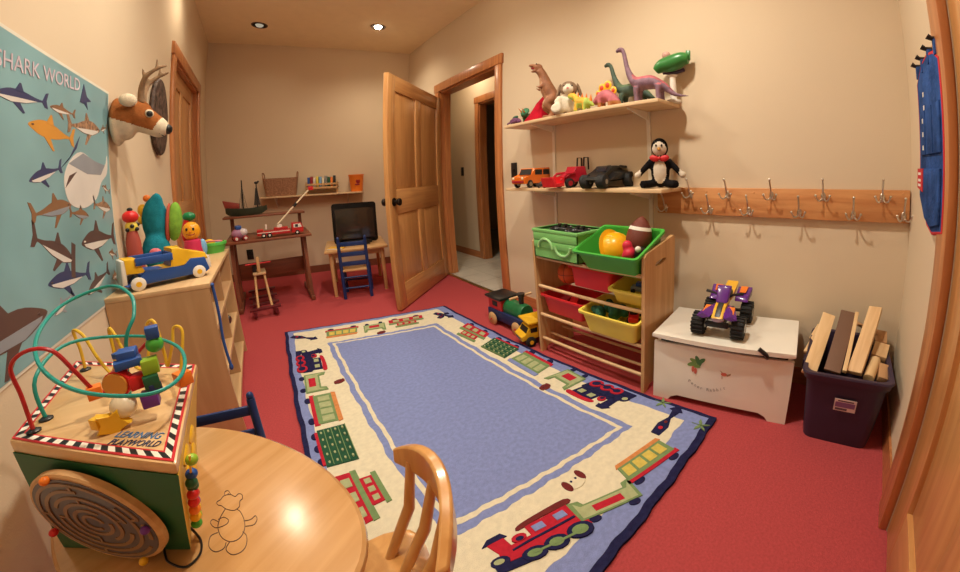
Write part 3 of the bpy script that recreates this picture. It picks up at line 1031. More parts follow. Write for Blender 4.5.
o = g.build('maze_track', [mat('maze slate', (.055, .055, .085), .35, coat=.6), mat('maze brown', (.22, .115, .05), .35, coat=.6)], cube)
o['label'] = 'slate and brown circular maze'
for (a, b), m in (((-.22, .93), ORNG), ((-.93, -.35), RED), ((.86, -.02), PURP), ((.32, -.93), YEL)):
    g = G(); g.M = inv @ FM; g.ell((a * sx_, b * sy_, .018), .0075); g.build('maze_bead', m, cube)
# coloured beads down the right edge of the cube, on the yellow side
e0 = Vector((*bq[1], TZ)); e1 = Vector((*m9[1], TZ + .9 * (ZT - TZ)))
side = (Vector((*q[2], 0)) - Vector((*q[1], 0))).normalized()
outw = Vector((side.y, -side.x, 0)) * 1
cols = [GRN, mat('apple green', (.28, .48, .03)), YEL, YEL, ORNG, PURP, RED, RED, RED, DGRN, DGRN, BLU]
for i, m in enumerate(cols):
    p = e0.lerp(e1, .17 + .052 * i + (.04 if i > 9 else 0)) + side * (.035 + .012 * (i % 2)) + outw * .012
    g = G(); g.M = inv; g.ell(p, .0098); g.build('bead', m, cube)
g = G(); g.M = inv; p = e0.lerp(e1, .93) + side * .05 + outw * .014; g.ell(p, .0098); g.build('bead', MATS['apple green'], cube)
g = G(); g.M = inv; g.cyl(e0 + side * .04 + outw * .012 + Vector((0, 0, .01)), e1 + side * .045 + outw * .012, .0018); g.build('bead_wire', YEL, cube)
for k in range(7):
    g = G(); g.M = inv
    p = e0.lerp(e1, .2 + .11 * k) + side * (.09 + .1 * (k % 2)) + outw * .001
    g.M = inv @ Matrix.Translation(p)
    g.ell((0, 0, 0), (.006, .03, .014), (0, 0, 0), 10, 6)
    g.build('yellow_relief', YEL, cube)
g = G(); g.M = inv
g.tube(crom([Vector(p) for p in ((-.316, .80, TZ + .02), (-.314, .775, TZ + .004), (-.305, .752, TZ + .003), (-.277, .725, TZ + .003), (-.255, .740, TZ + .003), (-.255, .776, TZ + .003), (-.268, .80, TZ + .02))], 8, False), .0022, 6)
g.build('cord', BLACK, cube)

# ---------------------------------------------------------------- shark poster on the left wall
SEA = mat('printed sea', (.19, .36, .40), .35, var=.16, scale=3.2, spec=.5)
PP = [SEA, mat('print navy', (.035, .045, .13), .4), mat('print white', (.66, .62, .58), .4), mat('print brown', (.24, .12, .06), .4), mat('print orange', (.58, .26, .04), .4),
      mat('print leopard', (.30, .17, .10), .4, var=.6, scale=60), mat('print dark', (.10, .055, .05), .4), mat('print grey', (.26, .28, .32), .4), mat('print deep sea', (.12, .30, .34), .4), mat('paper edge', (.70, .66, .56), .6)]
PY0, PY1, PZ0, PZ1 = .92, 2.085, .668, 1.488
t = thing('shark_poster', 'tall-wall poster of many painted sharks on a blue-green sea, left wall', 'poster', (XL + .004, 0, 0))
g = G()
g.box(-.003, PY0, PZ0, 0, PY1, PZ1); g.mi = 9
g.box(-.0031, PY0 - .008, PZ0 - .008, -.001, PY1 + .008, PZ1 + .01)


def leaf(g, pts, lev, mi):
    g.mi = mi
    z = .0004 + lev * .0004
    g.add([(z, p[0], p[1]) for p in pts] + [(-.001, p[0], p[1]) for p in pts], [tuple(range(len(pts)))] + [(i, (i + 1) % len(pts), len(pts) + (i + 1) % len(pts), len(pts) + i) for i in range(len(pts))])


def shark(kind, tail, nose, fat):
    a, b = Vector(tail), Vector(nose); d = b - a; L = d.length; x = d / L
    y = Vector((-x.y, x.x))
    if y.y < 0: y = -y
    def P(u, v): p = a + x * (u * L) + y * (v * L * fat * 1.3); return (p.x, p.y)
    mi = {'navy': 1, 'brown': 3, 'orange': 4, 'leopard': 5, 'white': 7, 'tan': 3, 'hammer': 6, 'dark': 6, 'grey': 7, 'bigbrown': 6}[kind]
    body = [P(*p) for p in [(0, .04), (.2, .14), (.45, .34), (.7, .38), (.9, .2), (1, .02), (.92, -.12), (.7, -.3), (.4, -.26), (.15, -.08), (0, -.04)]]
    leaf(g, [(p.x, p.y) for p in crom(body, 3)], 0, mi)
    leaf(g, [P(*p) for p in [(.04, .0), (-.06, .5), (-.13, .56), (-.07, .08), (-.1, -.36), (-.02, -.3)]], 1, mi)
    leaf(g, [P(*p) for p in [(.44, .28), (.49, .72), (.52, .74), (.62, .32)]], 1, mi)
    leaf(g, [P(*p) for p in [(.54, -.2), (.43, -.78), (.47, -.8), (.68, -.26)]], 1, mi)
    if kind == 'hammer':
        leaf(g, [P(*p) for p in [(.9, .7), (1.02, .7), (1.05, -.7), (.93, -.7)]], 1, mi)
    if kind not in ('orange',):
        leaf(g, [P(*p) for p in [(.15, -.07), (.5, -.04), (.93, -.02), (.9, -.12), (.7, -.285), (.4, -.24)]], 2, 2 if kind not in ('tan', 'bigbrown') else 7)
    leaf(g, [P(*p) for p in [(.88, .07), (.91, .1), (.94, .06), (.91, .03)]], 3, 9 if kind == 'dark' else 6)


leaf(g, [(PY0, .69), (1.16, .69), (1.20, .85), (1.17, .99), (1.06, 1.04), (.98, 1.16), (PY0, 1.2)], 0, 8)
leaf(g, [(.95, .80), (1.12, .81), (1.17, .97), (1.1, .96), (1.02, .99)], 1, 7)
SHARKS = [('navy', (1.543, 1.349), (1.297, 1.326), 0.16), ('brown', (1.746, 1.347), (1.582, 1.343), 0.16), ('orange', (1.725, 1.262), (1.456, 1.273), 0.2), ('leopard', (1.727, 1.309), (1.991, 1.322), 0.22), ('navy', (1.633, 1.16), (1.449, 1.118), 0.2), ('brown', (2.06, 1.085), (1.99, 1.108), 0.25), ('tan', (1.463, 1.027), (1.699, 1.044), 0.22), ('tan', (1.693, 1.019), (1.831, 1.0), 0.25), ('leopard', (1.9, 1.039), (2.06, 1.014), 0.28), ('hammer', (1.451, 0.962), (1.665, 0.866), 0.26), ('dark', (2.04, 0.903), (1.742, 0.909), 0.26), ('navy', (1.746, 0.808), (1.475, 0.828), 0.2), ('dark', (1.931, 0.779), (1.72, 0.739), 0.2), ('grey', (1.602, 0.77), (1.473, 0.739), 0.2), ('bigbrown', (.99, 0.767), (1.442, 0.761), 0.2), ('brown', (2.055, 0.826), (1.98, 0.845), 0.3), ('leopard', (2.05, 0.753), (1.97, 0.741), 0.3), ('brown', (2.06, 1.345), (2.0, 1.326), 0.3), ('navy', (1.10, 1.30), (1.24, 1.34), .2), ('brown', (1.0, 1.27), (1.1, 1.22), .2)]
for s_ in SHARKS:
    shark(*s_)
leaf(g, [(p.x, p.y) for p in crom([(1.66, 1.12), (1.70, 1.18), (1.80, 1.225), (1.92, 1.20), (2.03, 1.19), (2.06, 1.23), (2.05, 1.16), (1.98, 1.12), (1.92, 1.06), (1.80, 1.03), (1.69, 1.05)], 4)], 1, 2)
leaf(g, [(1.70, 1.18), (1.82, 1.222), (1.93, 1.2), (2.03, 1.19), (1.98, 1.15), (1.85, 1.15)], 2, 7)
leaf(g, [(1.665, 1.10), (1.70, 1.14), (1.76, 1.155), (1.70, 1.12)], 3, 6)
leaf(g, [(1.64, 1.16), (1.70, 1.19), (1.80, 1.28), (1.77, 1.235)], 1, 1)
g.build('printed_sheet', PP, t)
g = G()
Mt = Matrix(((0, 0, 1), (1, 0, 0), (0, 1, 0))).to_4x4()
Mt = Mt @ Matrix.Rotation(.09, 4, 'Z')
Mt.translation = (.0012, 1.545, 1.432)
g.text('SHARK WORLD', .06, Mt, .0005, width=.50)
for k in range(12):
    pass
g.mi = 1
leaf(g, [(1.80, 1.40), (1.83, 1.47), (1.86, 1.43), (1.90, 1.42), (1.86, 1.41), (1.87, 1.385), (1.84, 1.40)], 2, 1)
o = g.build('title_lettering', [mat('pale title print', (.62, .52, .60), .4, var=.2, scale=20), PP[1]], t)
o['label'] = 'pale grey title letters reading SHARK WORLD'

# ---------------------------------------------------------------- deer head on the left wall
FUR = mat('russet plush', (.34, .115, .035), .95, var=.15, scale=40, bump=.5, bscale=300, spec=.05)
FURW = mat('cream plush', (.70, .60, .45), .95, var=.08, scale=40, bump=.5, bscale=300, spec=.05)
ANT = mat('antler felt', (.24, .15, .085), .9, var=.25, scale=30)
g = G()
rings = []
for dx, f in ((.002, .96), (.014, 1), (.026, .97), (.03, .88)):
    rings.append([(dx, .19 * f * math.cos(a), .235 * f * math.sin(a)) for a in [2 * math.pi * k / 40 for k in range(40)]])
g.loft(rings)
o = g.build('oval_plaque', mat('carved dark wood', (.075, .045, .035), .6, var=.9, scale=28, bump=.8, bscale=38)); o.location = (XL + .001, 2.93, 1.53)
tag(o, 'dark carved oval plaque on the left wall, right of the plush deer head', 'plaque')
deer = thing('deer_head_trophy', 'brown plush deer head with antlers and a white muzzle mounted on the left wall', 'wall decoration', (XL, 2.14, 1.40))
g = G()
hc = Vector((.088, .0, .012))
g.ell((.025, -.0, -.02), (.026, .088, .105)); g.ell((.05, 0, -.01), (.055, .08, .09))
g.ell(hc, (.075, .072, .074))
n1 = Vector((.86, .10, -.50)).normalized()
for k in range(9):
    f = k / 8
    p = hc + n1 * (.02 + .085 * f)
    g.ell(p, .062 - .016 * f, seg=12, rings=8)
g.ell(hc + n1 * .108 + Vector((0, 0, -.002)), .042)
def dpick(c, n):
    d = (c - hc).dot(n1)
    if d > .098: return 1
    if c.z < hc.z - .042 - .30 * d: return 1
    return 0
head = fuse(g, 'head', [FUR, FURW], deer, .005, 14, dpick)
sd = n1.cross(Vector((0, 0, 1))).normalized()
upv = sd.cross(n1)
for s_ in (-1, 1):
    g = G(); p = hc + n1 * .052 + sd * s_ * .044 + upv * .03
    g.ell(p, .019); g.build('eye_patch', FURW, head)
    g = G(); g.ell(p + sd * s_ * .010 + n1 * .003, .0135); g.build('eye', BLACK, head)
    g = G(); g.ell(hc - n1 * .035 + sd * s_ * .085 + upv * .035, (.034, .022, .028), (0, 0, .35)); g.build('ear', FURW, head)
    b0 = hc + sd * s_ * .032 + upv * .055 - n1 * .0
    g = G()
    L = [b0, b0 + Vector((.002, 0, .06)) + sd * s_ * .012, b0 + Vector((.02, 0, .11)) + sd * s_ * .03, b0 + Vector((.06, 0, .145)) + sd * s_ * .035, b0 + Vector((.10, 0, .165)) + sd * s_ * .03]
    pts = crom(L, 5, False)
    g.tube(pts, [.016 - .010 * k / (len(pts) - 1) for k in range(len(pts))], 8)
    q0 = pts[9]; g.tube([q0, q0 + Vector((-.01, 0, .045))], [.010, .004], 8)
    q0 = pts[15]; g.tube([q0, q0 + Vector((.0, 0, .045))], [.009, .004], 8)
    fuse(g, 'antler', ANT, head, .006, 3)
g = G(); g.ell(hc + n1 * .140 + upv * .012, (.022, .027, .024)); g.build('nose', BLACK, head)
g = G(); g.tube(crom([hc + n1 * .125 + sd * -.03 - upv * .022, hc + n1 * .147 - upv * .024, hc + n1 * .125 + sd * .03 - upv * .022], 5, False), .0025, 6); g.build('mouth', BLACK, head)

# ---------------------------------------------------------------- low bookcase along the left wall
BX, BY0, BY1, BZ = -.27, 1.85, 2.85, .69
bc = thing('bookcase', 'low pale maple bookcase with open shelves along the left wall, toys on top', 'bookcase', (XL + .003, BY0, 0))
W_b, L_b = BX - XL - .003, BY1 - BY0
g = G(); g.box(0, 0, 0, W_b, .019, BZ - .02); g.build('end_panel', wood('maple in shade', (.47, .28, .13), (.54, .33, .165), 'Z', 12, 2, .45), bc)  # maple coloured darker on the uprights to paint in their weaker light
g = G(); g.box(0, L_b - .019, 0, W_b, L_b, BZ - .02); g.build('end_panel', MATS['maple in shade'], bc)
g = G(); g.box(0, L_b * .5 - .0095, .06, W_b - .01, L_b * .5 + .0095, BZ - .02); g.build('divider', MATS['maple in shade'], bc)
g = G(); g.box(0, -.002, BZ - .02, W_b + .004, L_b + .002, BZ, .002); g.build('top', wood('maple top', (.60, .38, .19), (.70, .47, .25), 'Y', 12, 2, .4), bc)
g = G(); g.box(0, .019, .05, .006, L_b - .019, BZ - .02); g.build('back_panel', MAPLE, bc)
for z in (.055, .26, .47):
    g = G(); g.box(.006, .019, z, W_b - .006, L_b - .019, z + .018); g.build('shelf', MATS['maple top'], bc)
g = G(); g.box(.02, .019, 0, W_b - .03, L_b - .019, .055); g.build('plinth', MAPLE, bc)

# ---------------------------------------------------------------- wall shelves on the right wall, with slotted uprights and brackets
def wall_shelf(label, z, y0, y1, dp, x1=XR):
    t = thing('wall_shelf', label, 'shelf', (x1 - .003, 0, z), group=None)
    g = G(); g.box(-dp, y0, -.019, 0, y1, 0, .002); g.build('board', SHELFW, t)
    for y in (y0 + .20, y1 - .27):
        g = G()
        g.prism([(-.014, -.02), (-dp + .03, -.02), (-dp + .03, -.028), (-.03, -.065), (-.014, -.07)], -.004, .004)
        o = g.build('bracket', WHITE, t); o.matrix_local = T(0, y, 0, math.pi / 2)
    return t


SY0, SY1, SDP = .845, 2.075, .235
wall_shelf('upper wooden shelf on the right wall, crowded with toy dinosaurs', 1.412, SY0, SY1, SDP)
wall_shelf('lower wooden shelf on the right wall, holding toy vehicles', .972, SY0, SY1, SDP)
for i, y in enumerate((SY0 + .20, SY1 - .27)):
    g = G(); g.box(XR - .012, y - .012, .62, XR - .001, y + .012, 1.41)
    for k in range(14):
        g.box(XR - .0125, y - .003, .65 + k * .055, XR - .0115, y + .003, .67 + k * .055)
    tag(g.build('shelf_standard', OFFW), ['white slotted metal upright under the right-hand end of the wall shelves', 'white slotted metal upright under the left-hand end of the wall shelves'][i], 'shelf upright')

# ---------------------------------------------------------------- coat rack
rk = thing('coat_rack', 'long knotty wood coat rack board with two staggered rows of metal hooks', 'coat rack', (XR - .002, 0, .9))
g = G(); g.box(-.02, -.248, -.068, 0, .995, .070, .003)
for y, z in ((.45, .05), (-.22, .055), (.7, .05), (.5, -.03)):
    g.M = T(-.02, y, z, 0, -math.pi / 2); g.lathe([(.006, 0), (.005, .001), (0, .001)], seg=10); g.M = Matrix()
g.build('board', CEDAR, rk)
def hook():
    g = G()
    g.M = T(0, 0, 0)
    g.ell((-.004, 0, .002), (.006, .011, .02))
    g.tube(crom([(-.004, 0, .008), (-.02, 0, .016), (-.03, 0, .045), (-.05, 0, .075)], 5, False), .0042, 8); g.ell((-.051, 0, .078), .0062)
    for s_ in (-1, 1):
        g.tube(crom([(-.005, s_ * .004, -.004), (-.022, s_ * .012, -.016), (-.036, s_ * .022, -.012), (-.042, s_ * .03, .006)], 5, False), .0038, 8); g.ell((-.043, s_ * .031, .008), .0058)
    return g.build('hook', NICKEL, rk)
h0 = None
for y, z in ((.79, .944), (.585, .944), (.361, .944), (.12, .944), (-.133, .944), (.941, .868), (.682, .868), (.474, .868), (.228, .868), (-.013, .868), (-.223, .868)):
    if h0 is None: h = h0 = hook()
    else:
        h = h0.copy(); COL.objects.link(h); h.parent = rk
    h.location = (-.02, y, z - .9 - .008)

# ---------------------------------------------------------------- white toy chest
CA = -.1309
cw, cd, ch = .612, .345, .3485
ch_t = thing('toy_chest', 'white painted wooden toy chest with a curved lid edge and small bunny-book decal', 'toy chest', (1.352, .152, 0), -CA)
# local: x depth towards the wall, y along the front
ch_t['label'] = 'white painted wooden toy chest with a painted decal on its front, against the right wall'
g = G()
front = [(0, .0), (.075, .0), (.09, .02), (.12, .034), (cw - .12, .034), (cw - .09, .02), (cw - .075, 0), (cw, 0), (cw, ch - .045), (0, ch - .045)]
g.M = Matrix(((0, 0, 1, 0), (1, 0, 0, 0), (0, 1, 0, 0), (0, 0, 0, 1)))
g.prism(front, .012, .026); g.prism(front, cd - .015, cd - .001)
g.M = Matrix()
g.box(.026, .012, .0, cd - .015, .026, ch - .02); g.box(.026, cw - .026, .0, cd - .015, cw - .012, ch - .02)
g.box(.026, .026, .035, cd - .015, cw - .026, .045)
g.build('body', WHITE, ch_t)
g = G()
rings = []
lid = []
for k in range(17):
    y = -.004 + (cw + .008) * k / 16
    bow = .012 * math.sin(math.pi * k / 16)
    lid.append((-.004 - bow, y))
g.prism(lid + [(cd, cw + .004), (cd, -.004)], ch - .02, ch, .005)
g.build('lid', WHITE, ch_t)
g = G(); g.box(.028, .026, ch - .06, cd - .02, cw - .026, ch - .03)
o = g.build('painted_lid_shade', mat('dark lid shade', (.03, .025, .022), .8), ch_t); o.name = 'lid_gap_shade'  # near-black slab stands in for the shade under the lid
g = G(); g.tube(crom([(.05, .12, ch - .055), (.0, .11, ch - .032), (-.016, .115, ch - .012), (-.018, .145, ch + .012)], 5, False), [.009] * 16, 8)
o = g.build('strap', BLACK, ch_t); o['label'] = 'black strap hanging out under the lid'
# decal: leaves, radish and a small bird, with the arched name
g = G()
def dec(pts, mi, lev):
    g.mi = mi
    g.add([(.0112 - lev * .0003, p[0], p[1]) for p in pts], [tuple(range(len(pts)))])
yc, zc = .345, .185
for k, (dy, dz, a) in enumerate(((.075, .052, .4), (.06, .06, 1.2), (.085, .035, -.4), (.05, .045, 1.9), (.066, .03, .1), (.042, .058, 2.4))):
    u, v = Vector((math.cos(a), math.sin(a))), Vector((-math.sin(a), math.cos(a)))
    c = Vector((yc + dy, zc + dz))
    dec([tuple(c + u * (.022 * math.cos(w)) + v * (.010 * math.sin(w))) for w in [2 * math.pi * i / 12 for i in range(12)]], k % 2, k)
for dy, dz in ((.078, .012), (.066, .004)):
    dec([(yc + dy + .007 * math.cos(w), zc + dz + .016 * math.sin(w)) for w in [2 * math.pi * i / 10 for i in range(10)]], 2, 7)
MD = [mat('decal leaf', (.16, .30, .08), .5), mat('decal dark leaf', (.06, .18, .06), .5), mat('decal red', (.55, .12, .08), .5), mat('decal brown', (.35, .2, .1), .5), mat('decal lettering', (.30, .27, .26), .5)]
o = g.build('leaf_decal', MD, ch_t); o['label'] = 'printed green leaves with red radishes'
g = G()
dec([(yc - .062 + .014 * math.cos(w), zc + .012 + .009 * math.sin(w)) for w in [2 * math.pi * i / 12 for i in range(12)]], 2, 1)
dec([(yc - .07, zc + .012), (yc - .092, zc + .022), (yc - .09, zc + .012), (yc - .076, zc + .004)], 3, 2)
dec([(yc - .052, zc + .018), (yc - .04, zc + .03), (yc - .056, zc + .022)], 3, 2)
dec([(yc - .055, zc + .004), (yc - .057, zc - .012), (yc - .054, zc - .012), (yc - .052, zc + .004)], 3, 2)
o = g.build('bird_decal', MD, ch_t); o['label'] = 'printed small red bird'
g = G()
g.mi = 4
word = 'Peter Rabbit'
for i, chx in enumerate(word):
    if chx == ' ': continue
    f = (i - (len(word) - 1) / 2) / len(word)
    y = yc + .012 - f * .175; z = zc - .083 + .09 * f * f * 1.4
    rotm = Matrix(((0, 0, -1), (-1, 0, 0), (0, 1, 0))).to_4x4()
    M = Matrix.Translation((.0108, y, z)) @ rotm @ Matrix.Rotation(f * .55, 4, 'Z')
    g.text(chx, .022, M, .0002)
o = g.build('lettering', MD, ch_t)
o['label'] = 'arched printed words Peter Rabbit'

# ---------------------------------------------------------------- storage rack with bins
RX0, RY0, RLEN, RDP, RZ = 1.27, .805, .74, .275, .70
rack = thing('bin_rack', 'pine toy storage rack of slanted tiers holding plastic bins, right wall', 'storage rack', (RX0, RY0, 0))
for y0 in (0, RLEN - .018):
    g = G()
    g.M = Matrix(((1, 0, 0, 0), (0, 0, 1, 0), (0, 1, 0, 0), (0, 0, 0, 1)))
    side = [(0, 0), (.03, 0), (.05, .03), (RDP - .05, .03), (RDP - .03, 0), (RDP, 0), (RDP, RZ + .04), (RDP - .012, RZ + .05), (.012, RZ + .005), (0, RZ - .01)]
    n = len(side)
    # panel with a hand slot: build as ring between outline and slot
    slot = [(RDP * .5 + .05 * math.cos(a) + (.0), RZ - .055 + .012 * math.sin(a) + .006 * math.cos(a)) for a in [2 * math.pi * k / 16 for k in range(16)]]
    bmx = bmesh.new(); ed = []
    for lp in (side, slot):
        vv = [bmx.verts.new((p[0], p[1], 0)) for p in lp]
        for i in range(len(vv)): ed.append(bmx.edges.new((vv[i], vv[(i + 1) % len(vv)])))
    r = bmesh.ops.triangle_fill(bmx, use_beauty=True, edges=ed)
    ext = bmesh.ops.extrude_face_region(bmx, geom=bmx.faces[:])
    bmesh.ops.translate(bmx, vec=(0, 0, .018), verts=[e for e in ext['geom'] if isinstance(e, bmesh.types.BMVert)])
    bmesh.ops.transform(bmx, matrix=Matrix.Translation((0, y0, 0)) @ g.M, verts=bmx.verts)
    g.bm.free(); g.bm = bmx
    g.build('side_panel', PINE, rack, 30)
TIERS = [.60, .428, .25, .092]     # front rail heights
for i, z in enumerate(TIERS):
    g = G(); g.cyl((.018, .018, z), (.018, RLEN - .018, z), .0095, seg=10); g.build('rail', PINEY, rack)
    g = G(); g.cyl((RDP - .03, .018, z + (.085 if i in (0, 3) else .0)), (RDP - .03, RLEN - .018, z + (.085 if i in (0, 3) else .0)), .0095, seg=10); g.build('rail', PINEY, rack)
    if i == 3:
        for f in (.3, .65):
            g = G(); g.cyl((RDP * f, .018, z + .03 * f), (RDP * f, RLEN - .018, z + .03 * f), .008, seg=10); g.build('rail', PINEY, rack)


def bin_mesh(w, d, h, th=.003, lip=.012, taper=.86, r=.02):
    """open bin: local x depth, y width, z up, open at the top"""
    g = G()
    def ring(f, z, e=0): return [(x, y, z) for x, y in rrect(d * f + 2 * e, w * f + 2 * e, r)]
    g.loft([ring(taper, 0), ring(1, h), ring(1, h, lip), ring(1, h - .012, lip), ring(1, h - .012, lip - .003), ring(1, h - .004, lip - .003), ring(1, h - .004, -th), ring(taper, th, -th)], cap=True)
    return g


def place_bin(label, y, z, w, d, h, m, tilt=.30, x=None, name='storage_bin', lift=0.0, rzz=0):
    t = bin_mesh(w, d, h).build(name, m)
    t.location = ((RX0 + .115) if x is None else x, y, z + lift)
    t.rotation_euler = (0, -tilt, rzz)
    return tag(t, label, 'bin')


tilt = math.atan2(.085, RDP - .048)
place_bin('green tray bin on top of the rack, holding a football and hard hat', RY0 + .195, .617, .35, .25, .12, GRN, tilt, lift=.01)
# green folding crate at the top left
t = thing('folding_crate', 'light green folding crate at the top left of the rack, game controllers on it', 'crate', (RX0 + .098, RY0 + .545, .6115), rot=(0, 0, 0))
g = G()
cwid, cdep, chh = .325, .215, .158
for x0, x1, y0, y1 in ((-cdep / 2, -cdep / 2 + .006, -cwid / 2, cwid / 2), (cdep / 2 - .006, cdep / 2, -cwid / 2, cwid / 2), (-cdep / 2, cdep / 2, -cwid / 2, -cwid / 2 + .006), (-cdep / 2, cdep / 2, cwid / 2 - .006, cwid / 2)):
    g.box(x0, y0, 0, x1, y1, chh)
g.box(-cdep / 2, -cwid / 2, 0, cdep / 2, cwid / 2, .005)
for x0, x1, y0, y1 in ((-cdep / 2 - .008, -cdep / 2 + .006, -cwid / 2 - .008, cwid / 2 + .008), (cdep / 2 - .006, cdep / 2 + .008, -cwid / 2 - .008, cwid / 2 + .008), (-cdep / 2, cdep / 2, -cwid / 2 - .008, -cwid / 2 + .006), (-cdep / 2, cdep / 2, cwid / 2 - .006, cwid / 2 + .008)):
    g.box(x0, y0, chh - .016, x1, y1, chh, .003)
g.box(-cdep / 2 + .004, -cwid / 2 + .004, chh - .05, cdep / 2 - .004, cwid / 2 - .004, chh - .045)
g.build('crate_body', LGRN, t)
g = G()
g.box(-cdep / 2 - .006, -cwid / 2, chh * .62, -cdep / 2, cwid / 2, chh * .9, .003)
g.box(-cdep / 2 - .005, -cwid / 2, chh * .36, -cdep / 2, cwid / 2, chh * .60, .003)
g.build('front_flap', LGRN, t)
for yy, up in ((cwid * .2, 1), (-cwid * .2, -1)):
    g = G(); pts = [(-cdep / 2 - .007, yy + .055 * math.cos(a), chh * (.36 if up > 0 else .5) + up * .05 * math.sin(a)) for a in [math.pi * k / 12 for k in range(13)]]
    g.tube(pts, .0075, 8); g.build('handle', mat('pale green plastic', (.30, .58, .24), .35), t)
place_bin('red plastic bin in the second tier beside the orange ball', RY0 + .36, .462, .275, .20, .11, RED, -.10, x=RX0 + .135)
place_bin('small light yellow bin at the right of the second tier, a toy car inside', RY0 + .115, .458, .185, .20, .075, LYEL, .16, x=RX0 + .125)
place_bin('wide red bin at the left of the third tier of the rack', RY0 + .55, .272, .315, .21, .11, RED, .0, x=RX0 + .125)
place_bin('light yellow bin pulled out at the right of the third tier, full of toys', RY0 + .20, .272, .335, .21, .12, LYEL, .12, x=RX0 + .09)

# ---------------------------------------------------------------- purple tub with wood scraps
tub = thing('storage_tub', 'dark purple plastic tub full of wood scraps in the right-hand corner', 'tub', (1.497, -.046, 0), math.radians(2))
def tring(w, d, z, r=.035): return [(x, y, z) for x, y in rrect(w, d, r, 5)]
g = G()
g.loft([tring(.33, .25, 0), tring(.345, .262, .05), tring(.385, .298, .285), tring(.405, .318, .288), tring(.41, .322, .30), tring(.425, .335, .318), tring(.42, .33, .325), tring(.385, .297, .322), tring(.375, .288, .28), tring(.335, .253, .03), tring(.32, .24, .008)])
g.build('tub_body', TUBP, tub)
for s_ in (-1, 1):
    g = G(); g.box(-.06, s_ * .165 - .012, .255, .06, s_ * .165 + .012, .29, .006); g.build('grip', TUBP, tub)
g = G(); g.M = T(-.193, -.01, .20, 0, -math.pi / 2 - .13, 0) 
g.box(-.028, -.04, 0, .028, .04, .0012)
g.mi = 1; g.box(-.010, -.036, .0011, .014, .036, .0016); g.mi = 2; g.box(.017, -.03, .0011, .023, .028, .0016); g.box(-.024, -.01, .0011, -.014, .034, .0016)
o = g.build('sticker', [mat('label paper', (.62, .5, .48), .5), mat('label purple', (.20, .09, .22), .5), mat('label dark', (.10, .07, .10), .5)], tub)
o['label'] = 'white and purple paper sticker'
PB = [wood('scrap pine', (.60, .36, .17), (.74, .50, .27), 'X', 14, 3, .6), wood('scrap spruce', (.66, .42, .20), (.78, .56, .32), 'X', 10, 3, .6), mat('brown hardboard', (.16, .085, .055), .7), wood('scrap oak', (.42, .22, .10), (.54, .31, .15), 'X', 14, 3, .6)]
def plank(label, a, b, w, th, m, roll=0, name='wood_scrap'):
    a, b = Vector(a) + Vector((-.004, .026, 0)), Vector(b) + Vector((-.004, .026, 0)); x = (b - a); L = x.length; x.normalize()
    y = Vector((0, 0, 1)).cross(x).normalized(); z = x.cross(y)
    M = Matrix((x, y, z)).transposed().to_4x4() @ Matrix.Rotation(roll, 4, 'X'); M.translation = (a + b) / 2
    g = G()
    if name == 'wood_dowel':
        g.M = Matrix.Rotation(math.pi / 2, 4, 'Y'); g.lathe([(w / 2 - .002, -L / 2), (w / 2, -L / 2 + .002), (w / 2, L / 2 - .002), (w / 2 - .002, L / 2)], seg=24)
    else:
        g.box(-L / 2, -w / 2, -th / 2, L / 2, w / 2, th / 2, .0015)
    o = g.build(name, m); o.matrix_world = M
    return tag(o, label, 'wood scrap', 'wood scraps in the tub')
plank('long pale board leaning left-most out of the purple tub', (1.325, .065, .292), (1.60, .03, .435), .055, .018, PB[1], .25)
plank('long dark brown strip lying between the two pale boards in the tub', (1.33, -.02, .318), (1.64, -.05, .445), .062, .012, PB[2], .1)
plank('narrow pale edge strip along the brown strip in the tub', (1.335, -.064, .325), (1.645, -.088, .443), .016, .016, PB[1], .1)
plank('long orange-toned board leaning right-most out of the purple tub', (1.35, -.1, .318), (1.66, -.165, .47), .055, .020, PB[0], -.1)
plank('wooden dowel lying at the front right of the tub', (1.36, -.155, .30), (1.47, -.178, .325), .042, .042, PB[1], 0, 'wood_dowel')
plank('square block end at the front right corner of the tub', (1.375, -.205, .292), (1.45, -.207, .312), .035, .035, PB[3], .2)
plank('flat block behind the dowel in the tub', (1.50, -.19, .318), (1.58, -.205, .34), .06, .03, PB[0], .1)
plank('short brown block near the right wall side of the tub', (1.60, -.2, .335), (1.665, -.2, .36), .05, .03, PB[3], .1)
plank('short offcut standing at the left front of the tub', (1.40, .075, .285), (1.47, .05, .335), .035, .028, PB[3], .3)
plank('flat offcut at the far left of the tub', (1.48, .08, .30), (1.60, .06, .325), .06, .016, PB[0], -.1)
plank('stubby offcut at the back left of the tub', (1.60, .085, .30), (1.675, .06, .34), .04, .03, PB[1], .2)
plank('thin stick lying across the back of the tub', (1.62, -.18, .375), (1.69, -.09, .38), .02, .012, PB[3], 0)

